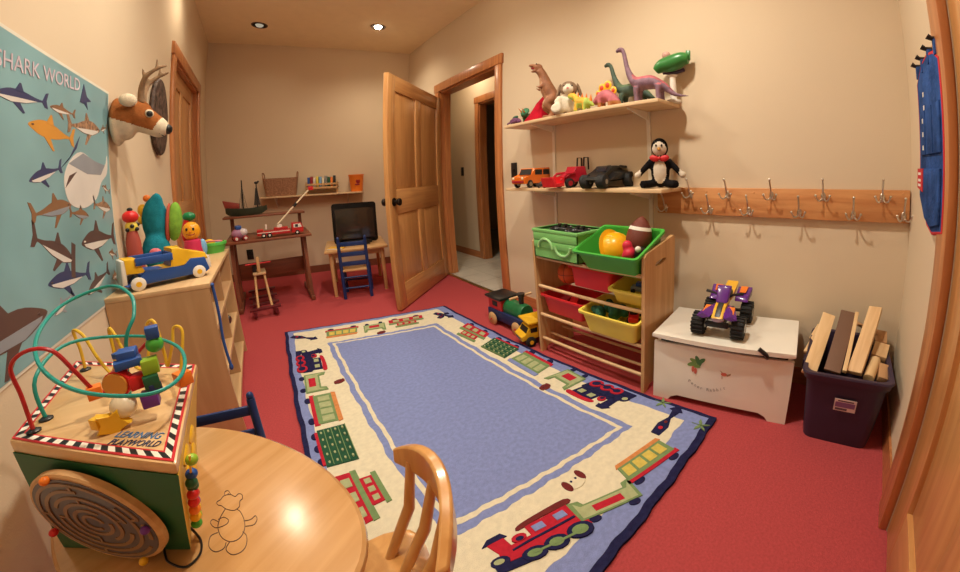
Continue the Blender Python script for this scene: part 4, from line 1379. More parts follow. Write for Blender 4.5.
# ---------------------------------------------------------------- dark desk at the back left
def rel_thing(*a, **k): return thing(*a, **k)
dk = thing('writing_desk', 'dark wooden desk with trestle legs and a raised back shelf, left of the television', 'desk', (-.03, 4.02, 0))
DZ = .625
g = G(); g.box(-.345, -.335, DZ - .022, .385, .33, DZ, .003); g.build('desktop', DARKW, dk)
for x in (-.30, .325):
    g = G(); g.box(x - .02, -.32, 0, x + .02, .32, .045, .008); g.build('foot', DARKW, dk)
    g = G(); g.box(x - .018, -.02, .045, x + .018, .05, DZ - .022, .003); g.build('leg', DARKZ, dk)
    g = G(); g.hexa([(x - .015, -.30, .045), (x + .015, -.30, .045), (x + .015, -.265, .045), (x - .015, -.265, .045)], [(x - .015, -.23, DZ - .022), (x + .015, -.23, DZ - .022), (x + .015, -.195, DZ - .022), (x - .015, -.195, DZ - .022)]); g.build('leg', DARKZ, dk)
    g = G(); g.box(x - .016, .10, DZ, x + .016, .15, DZ + .17, .003); g.build('shelf_post', DARKZ, dk)
g = G(); g.box(-.30, .0, .235, .325, .02, .375, .002); g.build('stretcher', DARKW, dk)
g = G(); g.box(-.37, .0, DZ + .17, .37, .24, DZ + .188, .003); g.build('back_shelf', DARKW, dk)
g = G(); g.box(-.30, .29, DZ - .10, .325, .31, DZ - .022); g.build('back_rail', DARKW, dk)

# ---------------------------------------------------------------- small pine table, television, blue chair at the back
tt = thing('side_table', 'small pine table under the television', 'table', (.80, 3.92, 0), -.18)
g = G(); g.box(-.30, -.36, .425, .30, .34, .447, .004); g.build('tabletop', PINEX, tt)
g = G(); g.box(-.25, -.30, .37, .25, -.285, .425); g.box(-.25, .275, .37, .25, .29, .425); g.box(-.255, -.29, .37, -.24, .28, .425); g.box(.24, -.29, .37, .255, .28, .425); g.build('apron', PINEX, tt)
for x in (-.245, .245):
    for y in (-.30, .28):
        g = G(); g.cyl((x, y, .425), (x, y, 0), .022, .016, 14); g.build('leg', PINE, tt)
tv = thing('television', 'black tube television with a blank screen on the pine table', 'television', (.82, 3.93, .447), -.20)
DGLASS = mat('dark screen glass', (.028, .022, .018), .12, spec=.6)
PLB = mat('tv black', (.018, .016, .016), .5)
g = G()
def rr3(w, h, r, y, zc): return [(x, y, z + zc) for x, y, z in [(p[0], 0, p[1]) for p in rrect(w, h, r)]]
g.loft([rr3(.43, .39, .02, -.20, .20), rr3(.455, .41, .03, -.185, .207), rr3(.455, .41, .03, -.10, .207), rr3(.40, .37, .04, -.08, .20), rr3(.34, .30, .05, .10, .19), rr3(.24, .22, .05, .24, .16)])
g.build('cabinet', PLB, tv)
g = G()
rows = []
for j in range(9):
    v = -1 + 2 * j / 8
    rows.append([(.185 * u, -.213 + .012 * (u * u + v * v) * .5, .222 + .142 * v) for u in [-1 + 2 * i / 8 for i in range(9)]])
vs = [p for r in rows for p in r]
fs = [(j * 9 + i, j * 9 + i + 1, (j + 1) * 9 + i + 1, (j + 1) * 9 + i) for j in range(8) for i in range(8)]
g.add(vs, fs)
g.add([(x, -.195, z) for x, z in ((-.19, .07), (.19, .07), (.19, .37), (-.19, .37))], [(0, 1, 2, 3)])
o = g.build('screen', DGLASS, tv); o['label'] = 'dark glass screen'
g = G(); g.box(-.15, -.205, .022, .15, -.198, .05, .002); g.build('control_panel', BLACK, tv)
g = G(); g.box(-.13, -.16, 0, .13, .18, .03); g.build('stand', PLB, tv)
ladder_chair('dark blue ladder-back chair with a wooden seat, in front of the television', (.682, 3.49, 0), -.28)
g = G(); g.box(-.075, -.055, 0, .075, .055, .014, .002); g.mi = 1; g.box(-.073, -.0553, .002, .0745, .053, .012)
o = g.build('book', [YEL, OFFW]); o.location = (.575, 3.72, .4475); o.rotation_euler = (0, 0, -.5)
tag(o, 'yellow book lying on the pine table beside the television', 'book')

# ---------------------------------------------------------------- shelf on the back wall with basket, books and bucket
an = math.atan(SH)
def bk(x, off, z): return Vector((x, yback(x) - off, z))
bs = thing('wall_shelf', 'narrow shelf high on the back wall above the desk and television', 'shelf', tuple(bk(.53, .004, .955)), an)
g = G(); g.box(-.60, -.20, -.018, .60, 0, 0, .002); g.build('board', SHELFW, bs)
for x in (-.42, .42):
    g = G(); g.M = T(x, 0, 0, math.pi / 2, 0, -math.pi / 2); g.prism([(.0, -.018), (.17, -.018), (.17, -.026), (.015, -.14), (0, -.14)], -.004, .004); g.build('bracket', OFFW, bs)
WICK = mat('woven wicker', (.36, .18, .10), .8, var=.3, scale=70, bump=.9, bscale=120)
t = thing('basket', 'brown woven basket with upright handles at the left of the back wall shelf', 'basket', tuple(bk(.165, .105, .955)), an)
g = G()
def brg(w, d, z, dip=0): return [(x, y, z - dip * (1 - abs(x) / (w / 2)) ) for x, y in rrect(w, d, .04, 5)]
g.loft([brg(.33, .15, 0), brg(.36, .165, .1), brg(.39, .18, .21, .02), brg(.375, .165, .21, .02), brg(.34, .14, .02)])
g.build('basket_body', WICK, t)
for s_ in (-1, 1):
    g = G(); g.tube(crom([(s_ * .185, -.05, .18), (s_ * .195, -.04, .26), (s_ * .195, .04, .26), (s_ * .185, .05, .18)], 5, False), .006, 6); g.build('handle', WICK, t)
t = thing('book_crate', 'pale wooden slatted crate of books in the middle of the back wall shelf', 'crate', tuple(bk(.63, .105, .955)), an)
g = G()
for z in (.06, .10):
    g.box(-.19, -.09, z, .19, -.08, z + .022); g.box(-.19, .06, z, .19, .07, z + .022); g.box(-.19, -.09, z, -.18, .07, z + .022); g.box(.18, -.09, z, .19, .07, z + .022)
for x in (-.185, .17):
    for y in (-.08, .05):
        g.box(x, y, 0, x + .012, y + .012, .14)
g.box(-.18, -.08, .052, .18, .06, .06)
g.build('slats', PINEX, t)
bcols = [('blue', BLU), ('red', DRED), ('white', OFFW), ('yellow', LYEL), ('light blue', LBLU), ('cream', CREAM), ('grey', mat('grey cover', (.25, .25, .24))), ('green', DGRN), ('orange', ORNG), ('black', BLACK)]
M0 = Matrix.Translation(bk(.63, .105, .955)) @ Matrix.Rotation(an, 4, 'Z')
for i, (cn, m) in enumerate(bcols):
    g = G(); w = .026; h = .135 + .012 * math.sin(i * 2.3)
    g.box(-w / 2, -.06, 0, w / 2, .05, h, .001); g.mi = 1; g.box(-w / 2 + .003, -.058, .003, w / 2 - .003, .052, h - .0 + .0006)
    o = g.build('book', [m, OFFW]); o.matrix_world = M0 @ T(-.152 + i * .0335, 0, .0605)
    tag(o, f'upright {cn} book in the wooden crate on the back wall shelf', 'book', 'books in the wooden crate')
t = thing('bucket', 'orange bucket with a dark red printed emblem at the right end of the back shelf', 'bucket', tuple(bk(1.03, .105, .955)), an)
g = G(); g.lathe([(.072, 0), (.092, .19), (.097, .192), (.097, .205), (.09, .205), (.07, .008), (0, .006)], seg=28); g.build('bucket_body', ORNG, t)
g = G()
for a, z, rx, rz in ((.25, .125, .028, .030), (.12, .085, .030, .010)):
    g.ell((.0825 * math.sin(a), -.082 * math.cos(a), z), (rx, .005, rz), (0, 0, a))
g.build('printed_emblem', DRED, t)

# ---------------------------------------------------------------- apron-like wall pocket on the near wall
t = thing('wall_organizer', 'blue fabric pocket hanging with red trim on a peg rail by the near door', 'wall hanging', (1.165, YN + .002, 0))
CLOTH = mat('blue cotton', (.03, .075, .24), .9, var=.35, scale=16, bump=.4, bscale=80, spec=.05)
RTRIM = mat('red binding', (.50, .02, .03), .8)
outl = [(.19, 1.33), (.10, 1.37), (.0, 1.375), (-.08, 1.36), (-.135, 1.33), (-.14, 1.1), (-.14, .905), (-.02, .885), (.06, .90), (.155, .965), (.19, .99)]
g = G(); g.M = Matrix(((1, 0, 0, 0), (0, 0, 1, 0), (0, 1, 0, 0), (0, 0, 0, 1)))
g.prism(outl, .012, .024, .003)
g.prism([(.15, 1.06), (-.12, 1.06), (-.12, .92), (-.02, .90), (.06, .915), (.15, .975)], .022, .032, .004)
g.prism([(.15, 1.23), (-.12, 1.23), (-.12, 1.10), (.15, 1.10)], .022, .030, .004)
for f in (-.04, .06):
    g.prism([(f, 1.10), (f + .002, 1.10), (f + .002, 1.23), (f, 1.23)], .03, .0315)
g.build('fabric_panel', CLOTH, t)
g = G(); g.tube([(x, .018, z) for x, z in outl], .007, 6, closed=True); g.build('binding', RTRIM, t)
FP = Matrix(((1, 0, 0, 0), (0, 0, 1, 0), (0, 1, 0, 0), (0, 0, 0, 1)))
g = G(); g.M = FP; g.prism([(.18, 1.06), (.09, 1.06), (.09, .99), (.18, 1.0)], .028, .034); pt_ = g.build('red_patch', RTRIM, t)
WPR = mat('white print', (.75, .72, .68), .8)
for z in (1.04, 1.02, 1.005):
    g = G(); g.M = FP; g.prism([(.165, z), (.12, z), (.12, z + .008), (.165, z + .008)], .0335, .0345); g.build('white_stripe', WPR, pt_)
for k in range(5):
    g = G(); g.M = FP; z = 1.115 + .04 * k; y = .0295 if z < 1.22 else .0235
    g.prism([(.105, z), (.09, z), (.09, z + .014), (.105, z + .014)], y, y + .0015); g.build('printed_mark', WPR, t)
rail = thing('peg_rail', 'short wooden peg rail holding up the blue fabric organizer', 'peg rail', (1.165, YN + .001, 0))
g = G(); g.box(-.15, 0, 1.375, .20, .012, 1.40, .002); g.build('rail', PINEX, rail)
for x in (.17, .08, -.02, -.11):
    g = G(); g.tube([(x, .01, 1.385), (x, .03, 1.388), (x, .04, 1.395)], [.006, .006, .008], 8); g.build('peg', BLACK, rail)
    g = G(); g.box(x - .008, .0125, 1.345, x + .008, .027, 1.385, .002); g.build('hanging_loop', CLOTH, t)

# ---------------------------------------------------------------- wooden rocking toy on the carpet by the desk
hb = thing('hobby_horse', 'wooden rocking stick horse with a dark red base in front of the desk', 'rocking toy', (-.135, 3.80, 0), .04)
g = G()
for s_ in (-1, 1):
    pts = [(s_ * .085, y, .012 + .10 * (y / .45) ** 2 * .5) for y in [-.36 + .09 * k for k in range(9)]]
    rings = [[(p[0] - .012, p[1], p[2] - .012), (p[0] + .012, p[1], p[2] - .012), (p[0] + .012, p[1], p[2] + .03), (p[0] - .012, p[1], p[2] + .03)] for p in pts]
    gg = G(); gg.loft(rings); gg.build('runner', DARKW if False else mat('maroon paint', (.13, .015, .02), .4), hb)
for y in (-.30, -.08, .16, .34):
    gg = G(); z = .045 + .05 * (y / .45) ** 2; gg.box(-.125, y - .022, z, .125, y + .022, z + .018, .003); gg.build('cross_slat', MATS['maroon paint'], hb)
g.bm.free()
for s_ in (-1, 1):
    gg = G(); gg.tube([(s_ * .055, -.28, .07), (s_ * .038, -.06, .33)], [.011, .010], 10); gg.build('strut', PINE, hb)
    gg = G(); gg.tube([(s_ * .05, .18, .07), (s_ * .036, -.02, .32)], [.010, .010], 10); gg.build('strut', PINE, hb)
gg = G(); gg.box(-.055, -.10, .315, .055, .12, .335, .006); gg.build('seat', PINEY, hb)
gg = G(); gg.box(-.014, -.085, .33, .014, -.055, .475, .004); gg.build('neck', PINE, hb)
gg = G(); gg.cyl((-.105, -.07, .415), (.105, -.07, .415), .007, seg=10); gg.build('handlebar', RED, hb)
gg = G(); gg.box(-.055, -.05, .335, -.02, .02, .40, .006); gg.build('saddle_bag', BLACK, hb)

# ================================================================ toys
def wheel(parent, x, y, z, r, w, m=RUBBER, hub=None, ax='y', hr=.55, name='wheel'):
    g = G()
    rot = Matrix.Rotation(math.pi / 2, 4, 'X') if ax == 'y' else Matrix.Rotation(math.pi / 2, 4, 'Y')
    g.M = Matrix.Translation((x, y, z)) @ rot
    g.lathe([(r * .82, -w / 2), (r, -w / 2 + r * .14), (r, w / 2 - r * .14), (r * .82, w / 2)], seg=22)
    if hub:
        g.mi = 1
        g.lathe([(r * hr, -w / 2 - .001), (r * hr, w / 2 + .001)], seg=18)
    return g.build(name, [m] + ([hub] if hub else []), parent)


def side_prism(g, pts, y0, y1, bev=0):
    """outline in x-z extruded along y"""
    keep = g.M.copy()
    g.M = keep @ Matrix(((1, 0, 0, 0), (0, 0, 1, 0), (0, 1, 0, 0), (0, 0, 0, 1)))
    g.prism(pts, y0, y1, bev)
    g.M = keep


# ---- on the low bookcase
BT = BZ
t = thing('toy_truck', 'yellow and blue toy truck with a white tailgate on the near end of the bookcase', 'toy truck', (-.452, 2.005, BT), math.radians(26))
g = G()
side_prism(g, [(-.165, .03), (-.13, .03), (-.085, .075), (.06, .062), (.09, .09), (.15, .085), (.165, .03), (.15, .02), (-.15, .02)], -.058, .058, .004)
g.build('chassis', BLU, t)
g = G()
side_prism(g, [(-.15, .07), (-.09, .07), (-.07, .058), (.04, .062), (.075, .075), (.165, .078), (.155, .105), (.09, .125), (.05, .145), (.02, .145), (.015, .07), (-.085, .065), (-.105, .125), (-.15, .128)], -.054, .054, .004)
g.build('body', YEL, t)
g = G()
for s_ in (-1, 1):
    g.box(-.115, s_ * .057 - .007, .098, .022, s_ * .057 + .007, .128, .003)
g.box(-.11, -.055, .062, .018, .055, .068)
g.box(.012, -.05, .068, .02, .05, .13)
g.build('bed_rail', BLU, t)
g = G(); g.hexa([(-.168, -.055, .03), (-.15, -.055, .03), (-.15, .055, .03), (-.168, .055, .03)], [(-.162, -.05, .125), (-.145, -.05, .125), (-.145, .05, .125), (-.162, .05, .125)], .004); g.build('tailgate', OFFW, t)
g = G(); side_prism(g, [(.15, .03), (.176, .035), (.172, .085), (.155, .10)], -.052, .052, .004); g.build('front_bumper', OFFW, t)
g = G(); g.hexa([(.056, -.044, .122), (.092, -.044, .106), (.092, .044, .106), (.056, .044, .122)], [(.05, -.04, .147), (.066, -.04, .14), (.066, .04, .14), (.05, .04, .147)], .002); g.build('windshield', BLACK, t)
for x in (-.115, .118):
    for s_ in (-1, 1):
        wheel(t, x, s_ * .056, .027, .027, .016, OFFW, YEL, hr=.4)

t = thing('plush_fish', 'teal and green plush toy standing behind the toy truck on the bookcase', 'plush toy', (-.53, 2.30, BT))
PTE = mat('teal plush', (.02, .24, .32), .95, var=.2, scale=30, bump=.5, bscale=300, spec=.05)
PGR = mat('lime plush', (.22, .45, .06), .95, var=.2, scale=30, bump=.5, bscale=300, spec=.05)
g = G(); g.ell((-.005, -.02, .098), (.065, .055, .10)); g.ell((.0, .0, .24), (.06, .05, .12)); g.ell((.012, .0, .33), (.03, .025, .05))
fuse(g, 'body', PTE, t, .009, 6)
g = G(); g.ell((.082, .0, .235), (.035, .04, .095), (0, .12, 0)); g.build('side_fin', PGR, t)
g = G(); g.ell((.055, -.005, .23), (.012, .042, .098), (0, .12, 0)); g.build('fin_trim', mat('rust felt', (.45, .08, .05), .9), t)
g = G(); g.ell((.0, -.075, .105), (.026, .012, .02)); g.build('cheek_patch', PINK, t)
g = G(); g.ell((-.052, .005, .30), (.022, .02, .03)); g.ell((-.062, .0, .255), (.015, .015, .02)); g.build('tuft', YEL, t)
g = G(); g.ell((-.03, .005, .355), .017); g.build('knob', ORNG, t)
g = G(); g.ell((.075, -.02, .062), (.03, .03, .06)); g.build('foot', YEL, t)

t = thing('stacking_toy', 'small red toy figure with a black dotted yellow middle beside the wall', 'toy figure', (-.60, 2.175, BT))
g = G(); g.lathe([(.026, 0), (.034, .02), (.03, .17), (.02, .22)], seg=18); g.build('base', mat('faded red', (.42, .08, .06), .5), t)
g = G(); g.ell((0, 0, .235), (.026, .026, .028)); g.build('middle_ball', LYEL, t)
for a, z in ((-1.2, .24), (-.4, .225), (-2.0, .225), (.4, .245)):
    g = G(); g.ell((.025 * math.cos(a), .025 * math.sin(a), z), .009); g.build('dot', BLACK, t)
g = G(); g.ell((0, 0, .28), (.033, .033, .028)); g.build('cap', RED, t)
g = G(); g.ell((0, 0, .312), (.012, .010, .009)); g.build('bobble', BLACK, t)

t = thing('smiling_toy', 'baby toy with a smiling orange-yellow ball head on the bookcase', 'toy figure', (-.43, 2.62, BT))
g = G(); g.lathe([(.05, 0), (.055, .03), (.045, .10), (.02, .115)], seg=20); g.build('base', mat('raspberry plastic', (.55, .03, .10), .4), t)
g = G(); g.ell((.05, -.0, .055), (.022, .02, .05)); g.build('side_bulb', LBLU, t)
hd = G(); hd.ell((0, -.005, .155), (.048, .044, .052), seg=20, rings=14); h = hd.build('head', mat('egg yolk plastic', (.80, .35, .015), .3), t)
for s_ in (-1, 1):
    g = G(); g.ell((s_ * .017, -.045, .168), (.006, .005, .009)); g.build('eye', BLACK, h)
g = G(); g.tube([(.026 * math.sin(a), -.046 + .006 * abs(a), .150 - .014 * math.cos(a)) for a in [-1 + .2 * k for k in range(11)]], .003, 6); g.build('smile', DRED, h)
g = G(); g.ell((0, -.051, .155), (.006, .006, .005)); g.build('nose', ORNG, h)
g = G(); g.tube(crom([(-.03, .03, .06), (-.045, .03, .14), (-.025, .035, .215)], 6, False), .014, 10); g.build('arm', RED, t)
g = G(); g.ell((-.012, .04, .235), (.036, .03, .026)); g.build('green_knob', mat('emerald plastic', (.01, .20, .07), .25), t)
g = G(); g.ell((-.058, .03, .215), .014); g.build('blue_knob', LBLU, t)

t = thing('toy_tray', 'round lime green toy tray with yellow pieces at the far end of the bookcase', 'toy', (-.345, 2.765, BT))
g = G(); g.lathe([(.06, 0), (.074, .045), (.080, .048), (.080, .062), (.07, .064), (.066, .04), (0, .036)], seg=30); g.build('tray', mat('lime plastic', (.10, .50, .08), .35), t)
g = G(); g.ell((-.02, .01, .055), (.035, .028, .026)); g.build('yellow_piece', YEL, t)
g = G(); g.ell((.035, .0, .052), (.022, .022, .02)); g.build('blue_piece', LBLU, t)
g = G(); g.tube(crom([(-.055, -.03, .064), (0, -.06, .075), (.06, -.04, .068)], 6, False), .005, 8); g.build('pink_handle', PINK, t)

# ---- in the bookcase
o = bin_mesh(.24, .22, .15).build('storage_bin', RED); o.location = (-.43, 2.61, .489); tag(o, 'red plastic bin standing on the top shelf inside the low bookcase', 'bin')
o = bin_mesh(.20, .20, .13).build('storage_bin', mat('scarlet plastic', (.55, .04, .03), .4)); o.location = (-.44, 2.14, .489); tag(o, 'smaller scarlet bin inside the near half of the low bookcase', 'bin')
g = G(); g.tube(crom([(.0, 0, .0), (.004, .002, -.12), (-.002, .004, -.25), (.003, .0, -.36)], 6, False), .006, 8); g.ell((.003, 0, -.37), (.009, .007, .016)); g.ell((0, 0, .0), (.008, .012, .008)); o = g.build('blue_strap', BLU); o.location = (XL + .003 + W_b + .011, 1.868, BZ - .012); tag(o, 'blue strap hanging down the near front corner of the low bookcase', 'strap')
g = G(); g.box(-.05, -.06, 0, .05, .06, .07, .006); o = g.build('toy_block', RED); o.location = (-.36, 2.1, .279); tag(o, 'red block on the middle shelf of the low bookcase', 'toy block')
g = G(); g.tube(crom([(-.05, 0, .02), (0, .01, .035), (.05, 0, .03)], 6, False), [.02 + .012 * math.sin(k / 12 * 3.1) for k in range(13)], 10); o = g.build('toy_shoe', BLACK); o.location = (-.34, 2.52, .2935); tag(o, 'black shoe lying on the middle shelf of the low bookcase', 'shoe')
g = G(); g.box(-.08, -.10, 0, .08, .10, .10, .01); o = g.build('game_box', NAVY); o.location = (-.40, 2.6, .0735); tag(o, 'navy box on the bottom shelf of the low bookcase', 'box')

# ---- upper wall shelf: local frame for a dinosaur: +x = nose direction
UZ = 1.4125
def DM(name, c, v=.25): return mat(name, c, .6, var=v, scale=25, bump=.2, bscale=120)


def longneck(label, loc, rz, m, back, s=1.0, headup=.30):
    t = thing('toy_sauropod', label, 'toy dinosaur', loc, rz, 'toy dinosaurs on the upper shelf')
    t.scale = (s, s, s)
    g = G()
    spine = crom([(-.25, 0, .012), (-.17, 0, .03), (-.10, 0, .085), (-.03, 0, .115), (.04, 0, .118), (.085, 0, .15), (.115, 0, .22), (.135, 0, headup - .02), (.155, 0, headup), (.185, 0, headup - .008)], 5, False)
    n = len(spine)
    ctrl = [.004, .012, .026, .043, .042, .026, .016, .013, .017, .010]
    rad = []
    for k in range(n):
        f = k / (n - 1) * (len(ctrl) - 1); i = min(int(f), len(ctrl) - 2); rad.append(ctrl[i] + (ctrl[i + 1] - ctrl[i]) * (f - i))
    g.tube(spine, rad, 12)
    for x, y in ((-.085, .026), (-.085, -.026), (.05, .024), (.05, -.024)):
        g.tube([(x, y, .09), (x + .004, y * 1.15, .045), (x, y * 1.15, 0.0)], [.021, .014, .015], 10)
    fuse(g, 'body', [m, back], t, .007, 4, lambda c, n_: 1 if (n_.z > .45 and -.16 < c.x < .08) else 0)
    for y in (-.011, .011):
        g = G(); g.ell((.16, y, headup + .006), .004); g.build('eye', BLACK, t)
    return t


GD = DM('dark green dinosaur', (.05, .085, .06))
PD = DM('mauve dinosaur', (.20, .11, .155)); PDB = DM('mauve dinosaur back', (.42, .10, .12))
longneck('dark green long-necked toy dinosaur on the upper shelf, behind the mauve one', (1.655, 1.115, UZ), math.radians(94), GD, DM('green dinosaur back', (.09, .14, .07)), .92, .31)
longneck('tall mauve long-necked toy dinosaur with a reddish back, right end of the upper shelf', (1.565, .955, UZ), math.radians(97), PD, PDB, .92, .345)

# upright brown meat-eater
t = thing('toy_tyrannosaur', 'tall brown upright toy dinosaur with an open mouth on the upper shelf', 'toy dinosaur', (1.575, 1.70, UZ), math.radians(140), 'toy dinosaurs on the upper shelf', s=1.06)
TD = DM('brown dinosaur', (.27, .11, .05)); TDL = DM('tan dinosaur belly', (.42, .22, .12))
g = G()
sp = crom([(-.16, 0, .02), (-.10, 0, .06), (-.03, 0, .13), (.01, 0, .20), (.03, 0, .27), (.055, 0, .315)], 5, False)
ctrl = [.006, .022, .05, .046, .03, .027]
rad = [ctrl[min(int(k / (len(sp) - 1) * 5), 4)] + (ctrl[min(int(k / (len(sp) - 1) * 5), 4) + 1] - ctrl[min(int(k / (len(sp) - 1) * 5), 4)]) * (k / (len(sp) - 1) * 5 - min(int(k / (len(sp) - 1) * 5), 4)) for k in range(len(sp))]
g.tube(sp, rad, 12)
g.ell((.065, 0, .335), (.03, .024, .024)); g.ell((.095, 0, .345), (.03, .018, .013), (0, -.1, 0)); g.ell((.085, 0, .312), (.028, .016, .009), (0, .35, 0))
for s_ in (-1, 1):
    g.tube(crom([(-.03, s_ * .032, .13), (.02, s_ * .045, .09), (-.02, s_ * .045, .045), (-.005, s_ * .045, .0)], 4, False), [.03 - .016 * k / 12 for k in range(13)], 10)
    g.ell((.015, s_ * .045, .010), (.032, .018, .010))
    g.tube([(.03, s_ * .03, .22), (.06, s_ * .036, .195), (.075, s_ * .03, .205)], [.012, .009, .006], 8)
fuse(g, 'body', [TD, TDL], t, .0065, 4, lambda c, n_: 1 if n_.x > .6 and .08 < c.z < .26 else 0)
for s_ in (-1, 1):
    g = G(); g.ell((.075, s_ * .02, .352), .0045); g.build('eye', BLACK, t)
g = G(); g.ell((.088, 0, .328), (.022, .012, .008)); g.build('mouth', DRED, t)

# felt wedge hat
t = thing('felt_hat', 'red felt pointed hat lying in front of the brown dinosaur on the upper shelf', 'hat', (1.64, 1.905, UZ), 0, s=.86)
g = G()
rings = []
for y, hh, w in ((.165, .012, .03), (.12, .03, .05), (.06, .075, .065), (0, .12, .075), (-.06, .185, .075), (-.11, .225, .05), (-.15, .16, .03), (-.165, .03, .012)):
    rings.append([(w * math.cos(a), y + .004 * math.sin(3 * a), max(0, hh * math.sin(a) ** .8) if 0 < a < math.pi else 0) for a in [math.pi * k / 10 for k in range(11)]])
g.loft(rings)
g.build('cone', mat('red felt', (.46, .012, .03), .85, var=.12, scale=20, bump=.3, bscale=200, spec=.05), t)
g = G(); g.tube([(-.078, .16 - .033 * k, .008) for k in range(11)], .009, 8); g.build('brim_band', ORNG, t)

# small creatures at the left end
t = thing('toy_lizard', 'small purple toy lizard at the left end of the upper shelf', 'toy dinosaur', (1.53, 2.0, UZ), math.radians(80), 'toy dinosaurs on the upper shelf')
g = G(); g.tube(crom([(-.10, .02, .008), (-.05, 0, .02), (0, 0, .03), (.04, 0, .03), (.075, 0, .032)], 5, False), [.004 + .018 * math.sin(math.pi * (k + 2) / 24) for k in range(21)], 10)
for x in (-.03, .03):
    for s_ in (-1, 1):
        g.tube([(x, s_ * .012, .022), (x + .005, s_ * .04, .012), (x + .012, s_ * .045, .004)], .007, 8)
fuse(g, 'body', DM('plum', (.12, .03, .10)), t, .005, 2)
g = G(); g.ell((-.0, 0, .052), (.045, .006, .012)); g.build('crest', DGRN, t)
t = thing('toy_triceratops', 'small green and orange toy dinosaur beside the red felt hat', 'toy dinosaur', (1.655, 2.005, UZ + .0), math.radians(200), 'toy dinosaurs on the upper shelf')
g = G(); g.tube(crom([(-.08, 0, .03), (-.03, 0, .055), (.02, 0, .06), (.05, 0, .06)], 5, False), [.008 + .026 * math.sin(math.pi * (k + 1) / 20) for k in range(16)], 10)
g.ell((.065, 0, .075), (.026, .022, .022)); g.ell((.05, 0, .098), (.01, .04, .034), (0, -.5, 0))
for x in (-.03, .03):
    for s_ in (-1, 1): g.cyl((x, s_ * .018, .05), (x, s_ * .022, 0), .011, .010, 8)
fuse(g, 'body', DM('leaf green dinosaur', (.03, .16, .07)), t, .006, 3)
for s_ in (-1, 1):
    g = G(); g.cyl((.075, s_ * .01, .09), (.115, s_ * .014, .115), .005, .001, 8); g.build('horn', ORNG, t)

# bunny
t = thing('plush_bunny', 'white and grey-brown plush bunny with floppy ears sitting on the upper shelf', 'plush toy', (1.575, 1.515, UZ), math.radians(218))
BW = mat('white plush', (.70, .62, .50), .95, var=.1, scale=40, bump=.5, bscale=250, spec=.05); BBR = mat('taupe plush', (.26, .17, .11), .95, var=.25, scale=40, bump=.5, bscale=250, spec=.05)
g = G(); g.ell((0, 0, .075), (.055, .06, .075)); g.ell((.015, 0, .165), (.048, .055, .052)); g.ell((.05, 0, .152), (.03, .035, .027))
for s_ in (-1, 1):
    g.tube(crom([(.02, s_ * .045, .04), (.06, s_ * .065, .03), (.10, s_ * .07, .038)], 5, False), [.028, .028, .028, .028, .029, .031, .033, .034, .034, .034, .03], 10)
    g.tube([(.02, s_ * .05, .11), (.05, s_ * .07, .08), (.07, s_ * .055, .055)], [.022, .02, .018], 10)
def bp(c, n_):
    if c.z > .13 and abs(c.y) > .014 and c.x < .055: return 1
    if c.z > .19: return 1
    if c.x < .03 and c.z < .12: return 1
    return 0
fuse(g, 'body', [BW, BBR], t, .0085, 5, bp)
for s_ in (-1, 1):
    g = G(); g.ell((.0, s_ * .066, .145), (.022, .012, .062), (s_ * .25, 0, 0)); g.build('ear', BBR, t)
    g = G(); g.ell((.056, s_ * .024, .178), .0055); g.build('eye', BLACK, t)
g = G(); g.ell((.08, 0, .158), (.005, .007, .005)); g.build('nose', PINK, t)

# yellow-orange and pink crested ones
t = thing('toy_dragon', 'yellow and lime toy dinosaur with orange spikes right of the plush bunny', 'toy dinosaur', (1.53, 1.37, UZ), math.radians(95), 'toy dinosaurs on the upper shelf')
g = G(); g.tube(crom([(-.085, 0, .025), (-.04, 0, .05), (.01, 0, .055), (.045, 0, .085), (.075, 0, .105), (.10, 0, .10)], 4, False), [.006, .01, .015, .02, .026, .03, .032, .033, .032, .03, .026, .022, .02, .02, .022, .022, .02, .018, .016, .013, .01], 10)
for x in (-.03, .03):
    for s_ in (-1, 1): g.cyl((x, s_ * .02, .045), (x, s_ * .024, 0), .013, .012, 8)
fuse(g, 'body', [DM('yellow dinosaur', (.66, .38, .03)), DM('lime dinosaur', (.38, .50, .08))], t, .006, 3, lambda c, n_: 1 if n_.z < -.1 or c.x < -.03 else 0)
for k in range(5):
    g = G(); g.cyl((-.06 + .03 * k, 0, .055 + .004 * k), (-.065 + .03 * k, 0, .095 + .008 * k), .011, .001, 8); g.build('spike', ORNG, t)
t = thing('toy_stegosaur', 'pink toy dinosaur with round red and yellow back plates on the upper shelf', 'toy dinosaur', (1.60, 1.245, UZ), math.radians(95), 'toy dinosaurs on the upper shelf')
g = G(); g.tube(crom([(-.09, 0, .02), (-.05, 0, .055), (0, 0, .085), (.045, 0, .07), (.085, 0, .05)], 5, False), [.006 + .032 * math.sin(math.pi * (k + 1) / 23) for k in range(21)], 10)
for x in (-.035, .035):
    for s_ in (-1, 1): g.cyl((x, s_ * .02, .06), (x, s_ * .024, 0), .014, .012, 8)
fuse(g, 'body', [DM('rose dinosaur', (.48, .13, .16)), DM('rust dinosaur', (.42, .16, .05))], t, .006, 3, lambda c, n_: 1 if c.z < .045 else 0)
for k, (x, z, r) in enumerate(((.055, .105, .018), (.028, .135, .024), (-.012, .145, .026), (-.05, .11, .02))):
    g = G(); g.ell((x, 0, z), (r, .006, r * 1.15)); p_ = g.build('plate', YEL, t)
    g = G(); g.ell((x, 0, z), (r * .7, .0085, r * .8)); g.build('plate_spot', mat('vermilion', (.62, .06, .02), .4), p_)

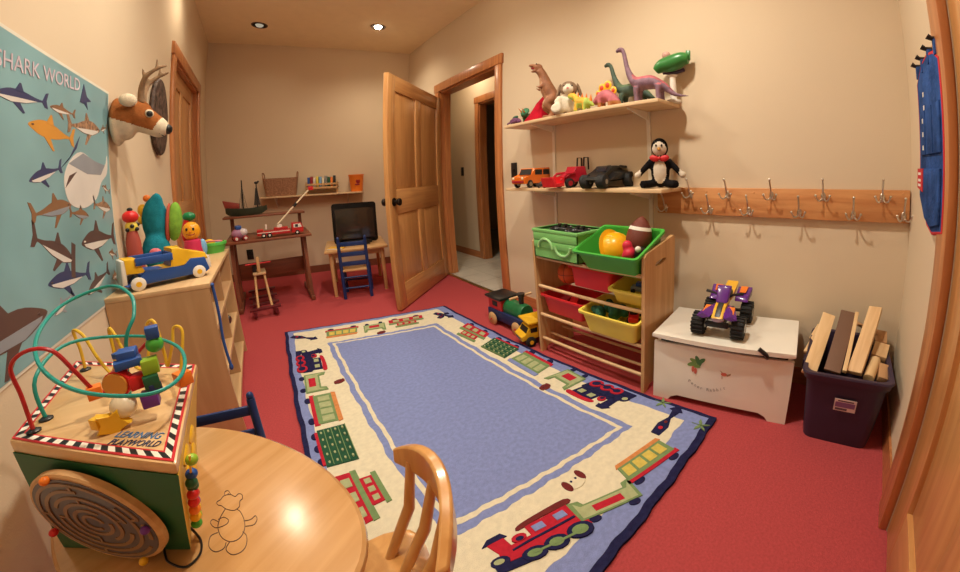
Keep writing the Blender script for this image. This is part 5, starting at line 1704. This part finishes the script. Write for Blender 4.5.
# green and white toy spacecraft on a stand
t = thing('toy_spacecraft', 'green and white toy spacecraft on a stand at the right of the upper shelf', 'toy', (1.655, .845, UZ), math.radians(100), s=.92)
g = G(); g.lathe([(.045, 0), (.045, .012), (.02, .02), (.018, .15), (.03, .16)], seg=18); g.build('stand', OFFW, t)
g = G(); g.tube(crom([(.10, 0, .20), (.06, 0, .225), (0, 0, .235), (-.06, 0, .25), (-.10, 0, .245)], 5, False), [.014 + .034 * math.sin(math.pi * (k + 2) / 25) for k in range(21)], 14); g.build('hull', mat('toy green', (.035, .20, .045), .3), t)
g = G(); g.ell((-.045, -.038, .245), (.032, .014, .026)); g.build('dark_port', BLACK, t)
g = G(); g.ell((-.052, -.046, .248), (.016, .010, .014)); g.build('white_port', WHITE, t)
g = G(); g.tube(crom([(.07, -.04, .195), (.0, -.05, .19), (-.06, -.045, .20)], 5, False), .011, 8); g.build('grille', mat('dark violet plastic', (.06, .03, .07), .4), t)
g = G(); g.ell((.03, -.0, .285), (.026, .024, .026)); g.build('cockpit', mat('rose clear plastic', (.55, .33, .28), .15), t)
g = G(); g.ell((.0, -.03, .275), .014); g.build('lamp', WHITE, t)
g = G(); g.hexa([(-.08, -.01, .24), (-.11, -.01, .24), (-.11, .01, .24), (-.08, .01, .24)], [(-.09, -.006, .30), (-.115, -.006, .295), (-.115, .006, .295), (-.09, .006, .30)], .003); g.build('tail_fin', MATS['toy green'], t)

# ---- lower wall shelf
LZ = .9722
t = thing('toy_van', 'orange boxy toy van with black windows at the left end of the lower shelf', 'toy car', (1.605, 1.915, LZ), math.radians(186), s=1.1)
OP = mat('bright orange paint', (.78, .17, .015), .25, coat=.5)
g = G(); side_prism(g, [(-.12, .025), (.125, .025), (.13, .065), (.065, .075), (.045, .118), (-.118, .122), (-.125, .07)], -.058, .058, .006); g.build('body', OP, t)
for s_ in (-1, 1):
    for x0, x1 in ((-.10, -.04), (-.03, .035)):
        g = G(); g.box(x0, s_ * .0585 - .001, .078, x1, s_ * .0585 + .001, .11, .001); g.build('side_window', BLACK, t)
g = G(); g.hexa([(.064, -.05, .079), (.068, -.05, .079), (.068, .05, .079), (.064, .05, .079)], [(.048, -.046, .114), (.052, -.046, .114), (.052, .046, .114), (.048, .046, .114)]); g.build('windshield', BLACK, t)
g = G(); g.box(.126, -.05, .032, .134, .05, .045, .002); g.build('bumper', DRED, t)
for y in (-.04, .04):
    g = G(); g.ell((.129, y, .058), (.004, .010, .008)); g.build('headlight', CREAM, t)
for x in (-.078, .08):
    for s_ in (-1, 1): wheel(t, x, s_ * .055, .024, .024, .018, RUBBER, GREYM)
t = thing('toy_car', 'little dark silver toy car between the orange van and the red loader', 'toy car', (1.55, 1.72, LZ), math.radians(186))
g = G(); side_prism(g, [(-.055, .012), (.06, .012), (.062, .026), (.03, .03), (.012, .046), (-.03, .046), (-.05, .03)], -.025, .025, .003); g.build('body', mat('gunmetal', (.09, .09, .10), .3, .6), t)
g = G(); side_prism(g, [(-.042, .031), (.022, .031), (.009, .043), (-.028, .043)], -.0256, .0256); g.build('window', mat('smoke glass', (.02, .02, .025), .1), t)
for x in (-.034, .036):
    for s_ in (-1, 1): wheel(t, x, s_ * .024, .012, .012, .009, RUBBER, GREYM)
t = thing('toy_loader', 'red toy loader with a front bucket and dark roll bars on the lower shelf', 'toy vehicle', (1.59, 1.535, LZ), math.radians(170), s=1.05)
g = G(); side_prism(g, [(-.09, .035), (.06, .03), (.07, .06), (.0, .085), (-.01, .12), (-.08, .12), (-.09, .06)], -.045, .045, .005); g.build('body', mat('loader red', (.42, .012, .03), .35), t)
g = G(); side_prism(g, [(.085, .012), (.15, .008), (.165, .06), (.155, .062), (.14, .025), (.095, .03), (.10, .065), (.088, .065)], -.065, .065, .003); g.build('bucket', mat('bucket red', (.66, .02, .03), .35), t)
for s_ in (-1, 1):
    g = G(); g.tube([(.0, s_ * .05, .085), (.06, s_ * .052, .08), (.10, s_ * .05, .045)], .007, 8); g.build('lift_arm', MATS['loader red'], t)
    g = G(); g.tube([(-.075, s_ * .032, .11), (-.08, s_ * .032, .172), (-.11, s_ * .032, .172), (-.112, s_ * .032, .10)], .005, 8); g.build('roll_bar', BLACK, t)
for x, r in ((-.06, .034), (.045, .027)):
    for s_ in (-1, 1): wheel(t, x, s_ * .054, r, r, .024, RUBBER, DRED)
t = thing('toy_armored_car', 'angular black armoured toy car with big tyres on the lower shelf', 'toy car', (1.60, 1.27, LZ), math.radians(188), s=1.04)
MB = mat('satin black', (.012, .013, .014), .3, spec=.5)
g = G(); side_prism(g, [(-.15, .04), (.10, .03), (.15, .045), (.145, .06), (.05, .085), (.01, .115), (-.05, .118), (-.145, .085)], -.05, .05, .004); g.build('hull', MB, t)
for s_ in (-1, 1):
    g = G(); g.hexa([(-.14, s_ * .05, .05), (.08, s_ * .05, .04), (.08, s_ * .085, .045), (-.14, s_ * .085, .05)], [(-.15, s_ * .05, .10), (.02, s_ * .05, .085), (.0, s_ * .075, .075), (-.15, s_ * .08, .095)], .002); g.build('side_armor', MB, t)
    g = G(); g.hexa([(-.16, s_ * .03, .10), (-.08, s_ * .03, .112), (-.08, s_ * .075, .105), (-.16, s_ * .08, .1)], [(-.165, s_ * .035, .125), (-.10, s_ * .035, .122), (-.10, s_ * .07, .116), (-.165, s_ * .08, .122)], .002); g.build('rear_flap', MB, t)
    wheel(t, .115, s_ * .048, .036, .036, .05, RUBBER, GREYM, hr=.35); wheel(t, -.10, s_ * .09, .042, .042, .05, RUBBER, GREYM, hr=.35)
g = G(); g.hexa([(.052, -.03, .088), (.058, -.03, .086), (.058, .03, .086), (.052, .03, .088)], [(.014, -.026, .114), (.02, -.026, .113), (.02, .026, .113), (.014, .026, .114)]); g.build('windshield', mat('smoke glass', (.02, .02, .025), .1), t)
# plain black and white plush bird with a red bow
t = thing('plush_penguin', 'black and white plush toy with a red bow sitting on the lower shelf', 'plush toy', (1.60, .915, LZ), math.radians(205))
PBK = mat('black plush', (.010, .009, .010), .95, var=.3, scale=40, bump=.4, bscale=250, spec=.05)
PWH = mat('ivory plush', (.62, .54, .44), .95, var=.06, scale=40, bump=.4, bscale=250, spec=.05)
g = G(); g.ell((-.01, 0, .085), (.042, .05, .085)); g.ell((-.012, 0, .205), (.044, .046, .052)); g.ell((-.012, 0, .15), (.03, .032, .03))
for s_ in (-1, 1):
    g.tube(crom([(-.01, s_ * .04, .14), (.0, s_ * .075, .105), (.008, s_ * .105, .075)], 5, False), [.019 - .0005 * k for k in range(11)], 10); g.ell((.01, s_ * .115, .066), (.02, .02, .018))
    g.tube(crom([(.0, s_ * .03, .025), (.05, s_ * .06, .022), (.085, s_ * .085, .022)], 5, False), .021, 10)
def pp(c, n_):
    if abs(c.y) > .098 and c.z > .045 and c.z < .095 and c.x < .045: return 1
    if c.x > .012 and ((c.y / .034) ** 2 + ((c.z - .085) / .062) ** 2 < 1): return 1
    if c.x > .002 and ((c.y / .036) ** 2 + ((c.z - .198) / .036) ** 2 < 1): return 1
    return 0
b_ = fuse(g, 'body', [PBK, PWH], t, .0065, 4, pp)
for s_ in (-1, 1):
    g = G(); g.ell((.03, s_ * .014, .215), (.004, .005, .007)); g.build('eye', BLACK, t)
    g = G(); g.ell((.028, s_ * .026, .15), (.010, .026, .016), (s_ * .3, 0, 0)); g.build('bow_loop', mat('red satin', (.50, .015, .02), .5), t)
g = G(); g.ell((.036, 0, .15), .009); g.build('bow_knot', MATS['red satin'], t)
g = G(); g.cyl((.030, 0, .198), (.052, 0, .192), .010, .003, 10); g.build('beak', mat('amber felt', (.45, .22, .05), .8), t)

# ---- in and on the rack
def hardhat():
    t = thing('hard_hat', 'yellow toy hard hat lying on its edge in the green tray bin', 'hard hat', (RX0 + .10, RY0 + .245, .682), rot=(math.radians(8), math.radians(-8), math.radians(20)))
    HY = mat('hard hat yellow', (.80, .40, .01), .3)
    g = G()
    g.M = Euler((math.radians(58), 0, math.radians(-15))).to_matrix().to_4x4()
    g.lathe([(.105, 0), (.107, .005), (.085, .008), (.082, .03), (.068, .062), (.042, .08), (0, .087)], seg=30)
    g.build('shell', HY, t)
    g = G(); g.M = Euler((math.radians(58), 0, math.radians(-15))).to_matrix().to_4x4()
    for x in (-.03, 0, .03):
        g.tube([(x, .083 * math.cos(a) * .96, .004 + .086 * math.sin(a) * (1 - abs(x) * 3)) for a in [math.pi * k / 14 for k in range(1, 14)]], .004, 6)
    g.build('ridge', HY, t)
hardhat()
t = thing('football', 'brown toy football with white stripes standing in the green tray bin', 'football', (RX0 + .15, RY0 + .13, .742), rot=(.1, .15, 0))
FB = mat('football leather', (.16, .035, .02), .5, bump=.5, bscale=260)
def fbr(z): return .062 * (1 - (z / .108) ** 2) ** .75 + .0005
g = G(); g.lathe([(fbr(z), z) for z in [-.107 + .0107 * k for k in range(21)]], seg=24); g.build('ball', FB, t)
for z in (-.05, .05):
    g = G(); g.lathe([(fbr(z - .008) + .0006, z - .008), (fbr(z) + .001, z), (fbr(z + .008) + .0006, z + .008)], seg=24); g.build('stripe', OFFW, t)
t = thing('toy_figure', 'red and black toy figure lying in front of the football in the green tray bin', 'toy', (RX0 + .07, RY0 + .105, .672), rot=(0, -.5, .3))
g = G(); g.ell((0, .02, .02), (.035, .03, .03)); g.ell((.02, .03, .045), (.025, .025, .03)); g.box(-.03, .0, .0, .02, .05, .03, .008); fuse(g, 'red_body', mat('crimson plastic', (.60, .02, .06), .4), t, .006, 2)
g = G(); g.ell((0, -.035, .02), (.03, .03, .034)); g.build('black_body', BLACK, t)
g = G(); g.ell((-.01, -.03, .055), .014); g.build('grey_knob', OFFW, t)
t = thing('toy_ball', 'orange-red ball with dark seams on the second tier of the rack', 'ball', (RX0 + .125, RY0 + .585, .5035))
BO = mat('orange rubber', (.62, .09, .02), .5, bump=.3, bscale=300)
g = G(); g.ell((0, 0, 0), .064, seg=28, rings=18); g.build('ball', BO, t)
g = G()
for rx, rz in ((0, 0), (math.pi / 2, .3), (math.pi / 2, 1.87)):
    g.M = Euler((rx, 0, rz)).to_matrix().to_4x4()
    g.tube([(.0638 * math.cos(a), .0638 * math.sin(a), 0) for a in [2 * math.pi * k / 36 for k in range(36)]], .0013, 5, closed=True)
g.build('seam', mat('seam black', (.05, .01, .008), .6), t)
for i, (y, rz_, lab) in enumerate(((.615, .1, 'black game controller at the left on top of the green crate'), (.475, -.15, 'black game controller at the right on top of the green crate'))):
    t = thing('game_controller', lab, 'game controller', (RX0 + .14, RY0 + y, .7255), rz_, 'game controllers on the crate', s=1.15)
    g = G(); g.ell((0, 0, .022), (.03, .05, .016))
    for s_ in (-1, 1): g.tube(crom([(0, s_ * .035, .022), (-.03, s_ * .05, .018), (-.055, s_ * .045, .013)], 4, False), [.02, .02, .019, .018, .017, .016, .015, .014, .013], 10)
    fuse(g, 'shell', MB, t, .006, 3)
    for s_ in (-1, 1):
        g = G(); g.lathe([(.006, .03), (.006, .042), (.010, .044), (.009, .05), (0, .051)], (-.012, s_ * .018, 0), 12); g.build('thumbstick', BLACK, t)
        g = G(); g.ell((.008, s_ * .034, .037), (.008, .008, .003)); g.build('button', GREYM, t)
t = thing('toy_car', 'grey and blue toy car in the small light yellow bin', 'toy car', (RX0 + .12, RY0 + .11, .478), rot=(0, -.1, 1.9))
g = G(); g.box(-.04, -.022, .01, .04, .022, .035, .006); g.build('body', mat('steel grey plastic', (.22, .24, .27), .4), t)
g = G(); g.box(-.02, -.018, .035, .018, .018, .055, .006); g.build('cab', BLU, t)
for x in (-.025, .025):
    for s_ in (-1, 1): wheel(t, x, s_ * .024, .012, .012, .01)
t = thing('toy_cloth', 'crumpled dark green cloth in the pulled-out yellow bin', 'cloth', (RX0 + .09, RY0 + .26, .348))
g = G()
for k in range(8): g.ell((.05 * math.cos(k * 2.4), .06 * math.sin(k * 1.7), .012 + .012 * math.sin(k * 3.1)), (.035, .04, .022), (.3 * k, .2, 0))
t_ = fuse(g, 'cloth', mat('bottle green cloth', (.025, .12, .075), .9, var=.3, scale=30, bump=.5, bscale=120), t, .007, 3)
t = thing('toy_pile_piece', 'red toy car lying at the right of the green cloth in the yellow bin', 'toy car', (RX0 + .085, RY0 + .115, .345), rot=(0, -.2, .5))
t.name = 'toy_car'
g = G(); g.box(-.05, -.025, .01, .05, .025, .04, .008); g.build('body', RED, t)
g = G(); g.box(-.02, -.02, .04, .02, .02, .06, .006); g.build('cab', BLACK, t)
for x in (-.03, .03):
    for s_ in (-1, 1): wheel(t, x, s_ * .027, .014, .014, .01)
for i, (y, m, lab) in enumerate(((.56, DRED, 'deep red toy block in the wide red bin'), (.50, RED, 'bright red toy block in the wide red bin'))):
    g = G(); g.box(-.04, -.022, -.02, .04, .022, .02, .004); o = g.build('toy_block', m); o.location = (RX0 + .10, RY0 + y + .03, .345); o.rotation_euler = (.2, -.4, .4 * i); tag(o, lab, 'toy block')

# ---- quad bike on the chest
t = thing('toy_quad_bike', 'purple and yellow toy quad bike with big black tyres on the white chest', 'toy vehicle', (1.475, .505, .353), math.radians(180 + 6))
PPL = mat('metallic purple', (.11, .02, .24), .25, coat=.6); QY = mat('quad yellow', (.75, .42, .03), .3, coat=.4)
for x in (-.095, .095):
    for s_ in (-1, 1):
        w = wheel(t, x, s_ * .088, .047, .047, .055, RUBBER, GREYM, hr=.42)
        g = G()
        for k in range(18):
            a = 2 * math.pi * k / 18
            g.M = Matrix.Translation((x, s_ * .088, .047)) @ Matrix.Rotation(a, 4, 'Y')
            g.box(.044, -.026, -.004, .051, .026, .004)
        o = g.build('tread', RUBBER, w)
g = G(); g.box(-.11, -.025, .04, .11, .025, .062, .006); g.box(.09, -.075, .045, .105, .075, .055); g.box(-.105, -.075, .045, -.09, .075, .055); g.box(.12, -.05, .05, .135, .05, .075, .004); g.box(.10, -.02, .05, .13, .02, .06); g.build('frame', BLACK, t)
g = G(); g.ell((.125, 0, .085), (.012, .03, .014)); g.build('front_light', mat('pale lilac lens', (.5, .42, .6), .2), t)
for s_ in (-1, 1):
    g = G(); pts = crom([(.05, s_ * .03, .115), (.10, s_ * .045, .115), (.145, s_ * .06, .10)], 5, False)
    g.loft([[(p.x, p.y - .028, p.z), (p.x, p.y, p.z + .014), (p.x, p.y + .028, p.z), (p.x, p.y, p.z - .008)] for p in pts]); f_ = g.build('front_fender', PPL, t)
    g = G(); g.hexa([(.08, s_ * .05 - .014, .127), (.125, s_ * .058 - .01, .113), (.125, s_ * .058 + .01, .113), (.08, s_ * .05 + .014, .127)], [(.08, s_ * .05 - .014, .13), (.125, s_ * .058 - .01, .116), (.125, s_ * .058 + .01, .116), (.08, s_ * .05 + .014, .13)]); g.build('flame_decal', ORNG, f_)
    g = G(); g.hexa([(-.14, s_ * .03, .11), (-.06, s_ * .03, .105), (-.06, s_ * .095, .105), (-.14, s_ * .10, .115)], [(-.155, s_ * .03, .150), (-.075, s_ * .03, .125), (-.075, s_ * .085, .12), (-.155, s_ * .10, .152)], .004); f_ = g.build('rear_fender', PPL, t)
    g = G(); g.hexa([(-.145, s_ * .045, .151), (-.10, s_ * .045, .137), (-.10, s_ * .075, .137), (-.145, s_ * .08, .152)], [(-.145, s_ * .045, .154), (-.10, s_ * .045, .140), (-.10, s_ * .075, .140), (-.145, s_ * .08, .155)]); g.build('flame_decal', ORNG, f_)
    g = G(); g.tube([(.03, 0, .14), (.02, s_ * .04, .165), (.01, s_ * .085, .17)], [.006, .005, .007], 8); g.build('handlebar', BLACK, t)
g = G(); side_prism(g, [(.14, .095), (.10, .125), (.06, .145), (.02, .15), (.0, .13), (.03, .10), (.09, .085)], -.026, .026, .005); g.build('hood', QY, t)
g = G(); side_prism(g, [(.135, .101), (.10, .128), (.065, .147), (.07, .12), (.1, .1)], -.012, .012, .002); g.build('hood_stripe', BLACK, t)
g = G(); g.hexa([(.05, -.03, .145), (.075, -.025, .14), (.075, .025, .14), (.05, .03, .145)], [(.01, -.035, .205), (.03, -.03, .205), (.03, .03, .205), (.01, .035, .205)], .006); g.build('windscreen', PPL, t)
g = G(); side_prism(g, [(.0, .13), (-.06, .125), (-.15, .155), (-.155, .175), (-.06, .15), (-.01, .152)], -.028, .028, .005); g.build('seat', QY, t)
g = G(); g.ell((-.01, .012, .165), (.022, .02, .022)); g.build('rider_boss', mat('charcoal plastic', (.05, .05, .055), .4), t)

# ---- ride-on wooden locomotive and dump truck on the carpet
t = thing('toy_locomotive', 'wooden ride-on toy locomotive with black roof, red cab and green boiler', 'toy train', (1.395, 1.975, 0), math.radians(-90), s=.93)
g = G(); g.box(-.215, -.085, .045, .22, .085, .125, .006); g.build('base', NAVY, t)
g = G(); g.box(-.205, -.075, .125, -.035, -.06, .215, .003); g.box(-.205, .06, .125, -.035, .075, .215, .003); g.box(-.205, -.06, .125, -.19, .06, .215); g.box(-.05, -.06, .125, -.035, .06, .215)
g.build('cab', RED, t)
for s_ in (-1, 1):
    g = G(); g.box(-.15, s_ * .0755 - .001, .155, -.085, s_ * .0755 + .001, .195, .003); g.build('cab_window', BLACK, t)
g = G(); g.box(-.225, -.095, .215, -.02, .095, .235, .004); g.build('roof', BLACK, t)
g = G(); g.M = T(0, 0, .15, 0, math.pi / 2); g.lathe([(.062, -.035), (.066, -.025), (.066, .165), (.06, .18), (0, .18)], seg=26); g.build('boiler', GRN if False else mat('boiler green', (.015, .15, .05), .35), t)
g = G(); g.cyl((.125, 0, .2), (.125, 0, .275), .018, .022); g.cyl((.125, 0, .27), (.125, 0, .295), .028, .03); g.build('funnel', BLACK, t)
g = G(); g.cyl((.12, -.10, .272), (.12, .10, .272), .009, seg=12); g.build('handle', PINEY, t)
for x in (-.135, .165):
    for s_ in (-1, 1):
        w = wheel(t, x, s_ * .098, .052, .052, .022, PINEX)
        g = G(); g.cyl((x, s_ * .108, .052), (x, s_ * .113, .052), .008, seg=12); g.build('axle_cap', RED, w)
t = thing('dump_truck', 'yellow toy dump truck with black wheels beside the wooden locomotive', 'toy truck', (1.365, 1.665, 0), math.radians(165))
g = G(); g.box(-.11, -.045, .04, .10, .045, .06, .004); g.build('chassis', BLACK, t)
g = G()
side_prism(g, [(.02, .05), (.14, .045), (.145, .075), (.125, .085), (.105, .09), (.085, .13), (.02, .132)], -.058, .058, .006)
g.build('cab', YEL, t)
g = G(); g.hexa([(.106, -.048, .093), (.109, -.048, .093), (.109, .048, .093), (.106, .048, .093)], [(.089, -.044, .124), (.092, -.044, .124), (.092, .044, .124), (.089, .044, .124)]); g.build('windshield', BLACK, t)
for s_ in (-1, 1):
    g = G(); g.box(.035, s_ * .0585 - .001, .092, .08, s_ * .0585 + .001, .122, .002); g.build('side_window', BLACK, t)
g = G(); g.box(.142, -.03, .055, .147, .03, .07, .001); g.build('grille', GREYM, t)
g = G()
def dr(x0, x1, w, z): return [(x0, -w, z), (x1, -w, z), (x1, w, z), (x0, w, z)]
g.loft([dr(-.10, .0, .05, .075), dr(-.145, .02, .078, .155), dr(-.15, .10, .08, .16), dr(-.15, .10, .08, .168), dr(-.14, .015, .072, .163), dr(-.095, -.005, .045, .085)])
g.build('dump_bed', YEL, t)
for x in (-.075, .085):
    for s_ in (-1, 1): wheel(t, x, s_ * .06, .034, .034, .03, RUBBER, YEL, hr=.4)

# ---- on the dark desk
DTZ = DZ
t = thing('fire_truck', 'red and white toy fire truck with a raised white ladder on the dark desk', 'toy truck', (.085, 3.775, DTZ), 0)
FR = mat('fire red', (.50, .02, .02), .3)
g = G(); g.box(-.195, -.04, .022, .09, .04, .06, .004); g.box(-.195, -.042, .06, -.14, .042, .075, .003); g.box(-.05, -.04, .06, .07, .04, .08, .003); g.build('body', FR, t)
g = G(); g.box(-.19, -.0415, .044, .09, .0415, .05); g.build('stripe', WHITE, t)
g = G(); side_prism(g, [(.10, .02), (.205, .02), (.207, .06), (.19, .105), (.105, .108)], -.042, .042, .005); c_ = g.build('cab', FR, t)
g = G(); side_prism(g, [(.12, .065), (.196, .065), (.183, .098), (.12, .098)], -.043, .043, .002); g.build('cab_window', WHITE, c_)
g = G(); side_prism(g, [(.135, .07), (.160, .07), (.16, .094), (.135, .094)], -.0438, .0438); g.build('window_pane', BLACK, c_)
for x in (-.14, -.09, .15):
    for s_ in (-1, 1): wheel(t, x, s_ * .036, .021, .021, .016, RUBBER, WHITE, hr=.45)
g = G(); g.cyl((-.0, 0, .08), (.0, 0, .105), .026, .022); g.build('turntable', WHITE, t)
a_, b_ = Vector((-.015, 0, .105)), Vector((.29, 0, .40))
g = G()
for y in (-.016, .016):
    g.tube([a_ + Vector((0, y, 0)), b_ + Vector((0, y, 0))], .006, 6)
for k in range(14):
    p = a_.lerp(b_, (k + .5) / 14); g.tube([p + Vector((0, -.016, 0)), p + Vector((0, .016, 0))], .0045, 6)
g.build('ladder', CREAM, t)
g = G(); g.M = T(*a_.lerp(b_, .55), 0, -.77, 0); g.box(-.02, -.022, -.012, .02, .022, .012, .003); g.build('ladder_clamp', BLACK, t)
g = G(); g.box(.28, -.028, .39, .325, .028, .425, .005); g.build('basket', RED, t)
g = G(); g.cyl((-.115, 0, .075), (-.115, 0, .115), .008, seg=10); g.build('post', WHITE, t)
t = thing('toy_helicopter', 'small mauve, blue and white toy vehicle at the left of the dark desk', 'toy vehicle', (-.255, 3.765, DTZ), .3)
g = G(); g.ell((0, 0, .06), (.065, .045, .045)); g.build('body', mat('mauve plastic', (.38, .18, .30), .4), t)
g = G(); g.ell((.03, -.02, .07), (.038, .03, .034)); g.build('window', mat('pale plastic', (.62, .55, .58), .25), t)
g = G(); g.box(-.03, -.03, .095, .02, .03, .13, .01); g.build('roof_block', BLU, t)
for x in (-.035, .04):
    for s_ in (-1, 1): wheel(t, x, s_ * .04, .022, .022, .016, DRED, OFFW)
SZ_ = DZ + .188
t = thing('toy_ship', 'dark green and red toy sailing ship with two masts on the desk shelf', 'toy ship', (-.19, 4.12, SZ_), 0)
g = G()
rings = []
for x, w, zt, zb in ((-.185, .03, .085, .03), (-.15, .04, .08, .005), (-.07, .048, .068, 0), (.05, .046, .066, 0), (.13, .032, .075, .006), (.185, .008, .085, .04)):
    rings.append([(x, -w, zt), (x, -w * .8, (zt + zb) / 2), (x, -w * .25, zb), (x, w * .25, zb), (x, w * .8, (zt + zb) / 2), (x, w, zt)])
g.loft(rings); g.build('hull', mat('ship green', (.04, .055, .035), .5, var=.3), t)
g = G(); g.hexa([(-.188, -.032, .08), (-.06, -.044, .07), (-.06, .044, .07), (-.188, .032, .08)], [(-.205, -.034, .15), (-.06, -.046, .115), (-.06, .046, .115), (-.205, .034, .15)], .003); g.build('stern_castle', mat('ship red', (.25, .04, .03), .5), t)
for x, h_ in ((-.03, .33), (.10, .30)):
    g = G(); g.cyl((x, 0, .06), (x, 0, h_), .008, .005, 8); m_ = g.build('mast', BLACK, t)
    g = G()
    for k in range(5):
        f = k / 4
        g.tube([(x - .035 + .07 * f, -.03, .07), (x, 0, h_ * .85)], .0012, 4); g.tube([(x - .035 + .07 * f, .03, .07), (x, 0, h_ * .85)], .0012, 4)
    g.build('rigging', BLACK, m_)
g = G(); g.ell((.10, 0, .30), (.018, .018, .014)); g.ell((.118, 0, .31), .010); g.build('crow_nest', BLACK, t)
g = G(); g.hexa([(.07, -.006, .09), (.125, -.006, .09), (.125, .006, .09), (.07, .006, .09)], [(.09, -.004, .25), (.108, -.004, .25), (.108, .004, .25), (.09, .004, .25)]); g.build('furled_sail', mat('dark sailcloth', (.05, .045, .04), .9), t)
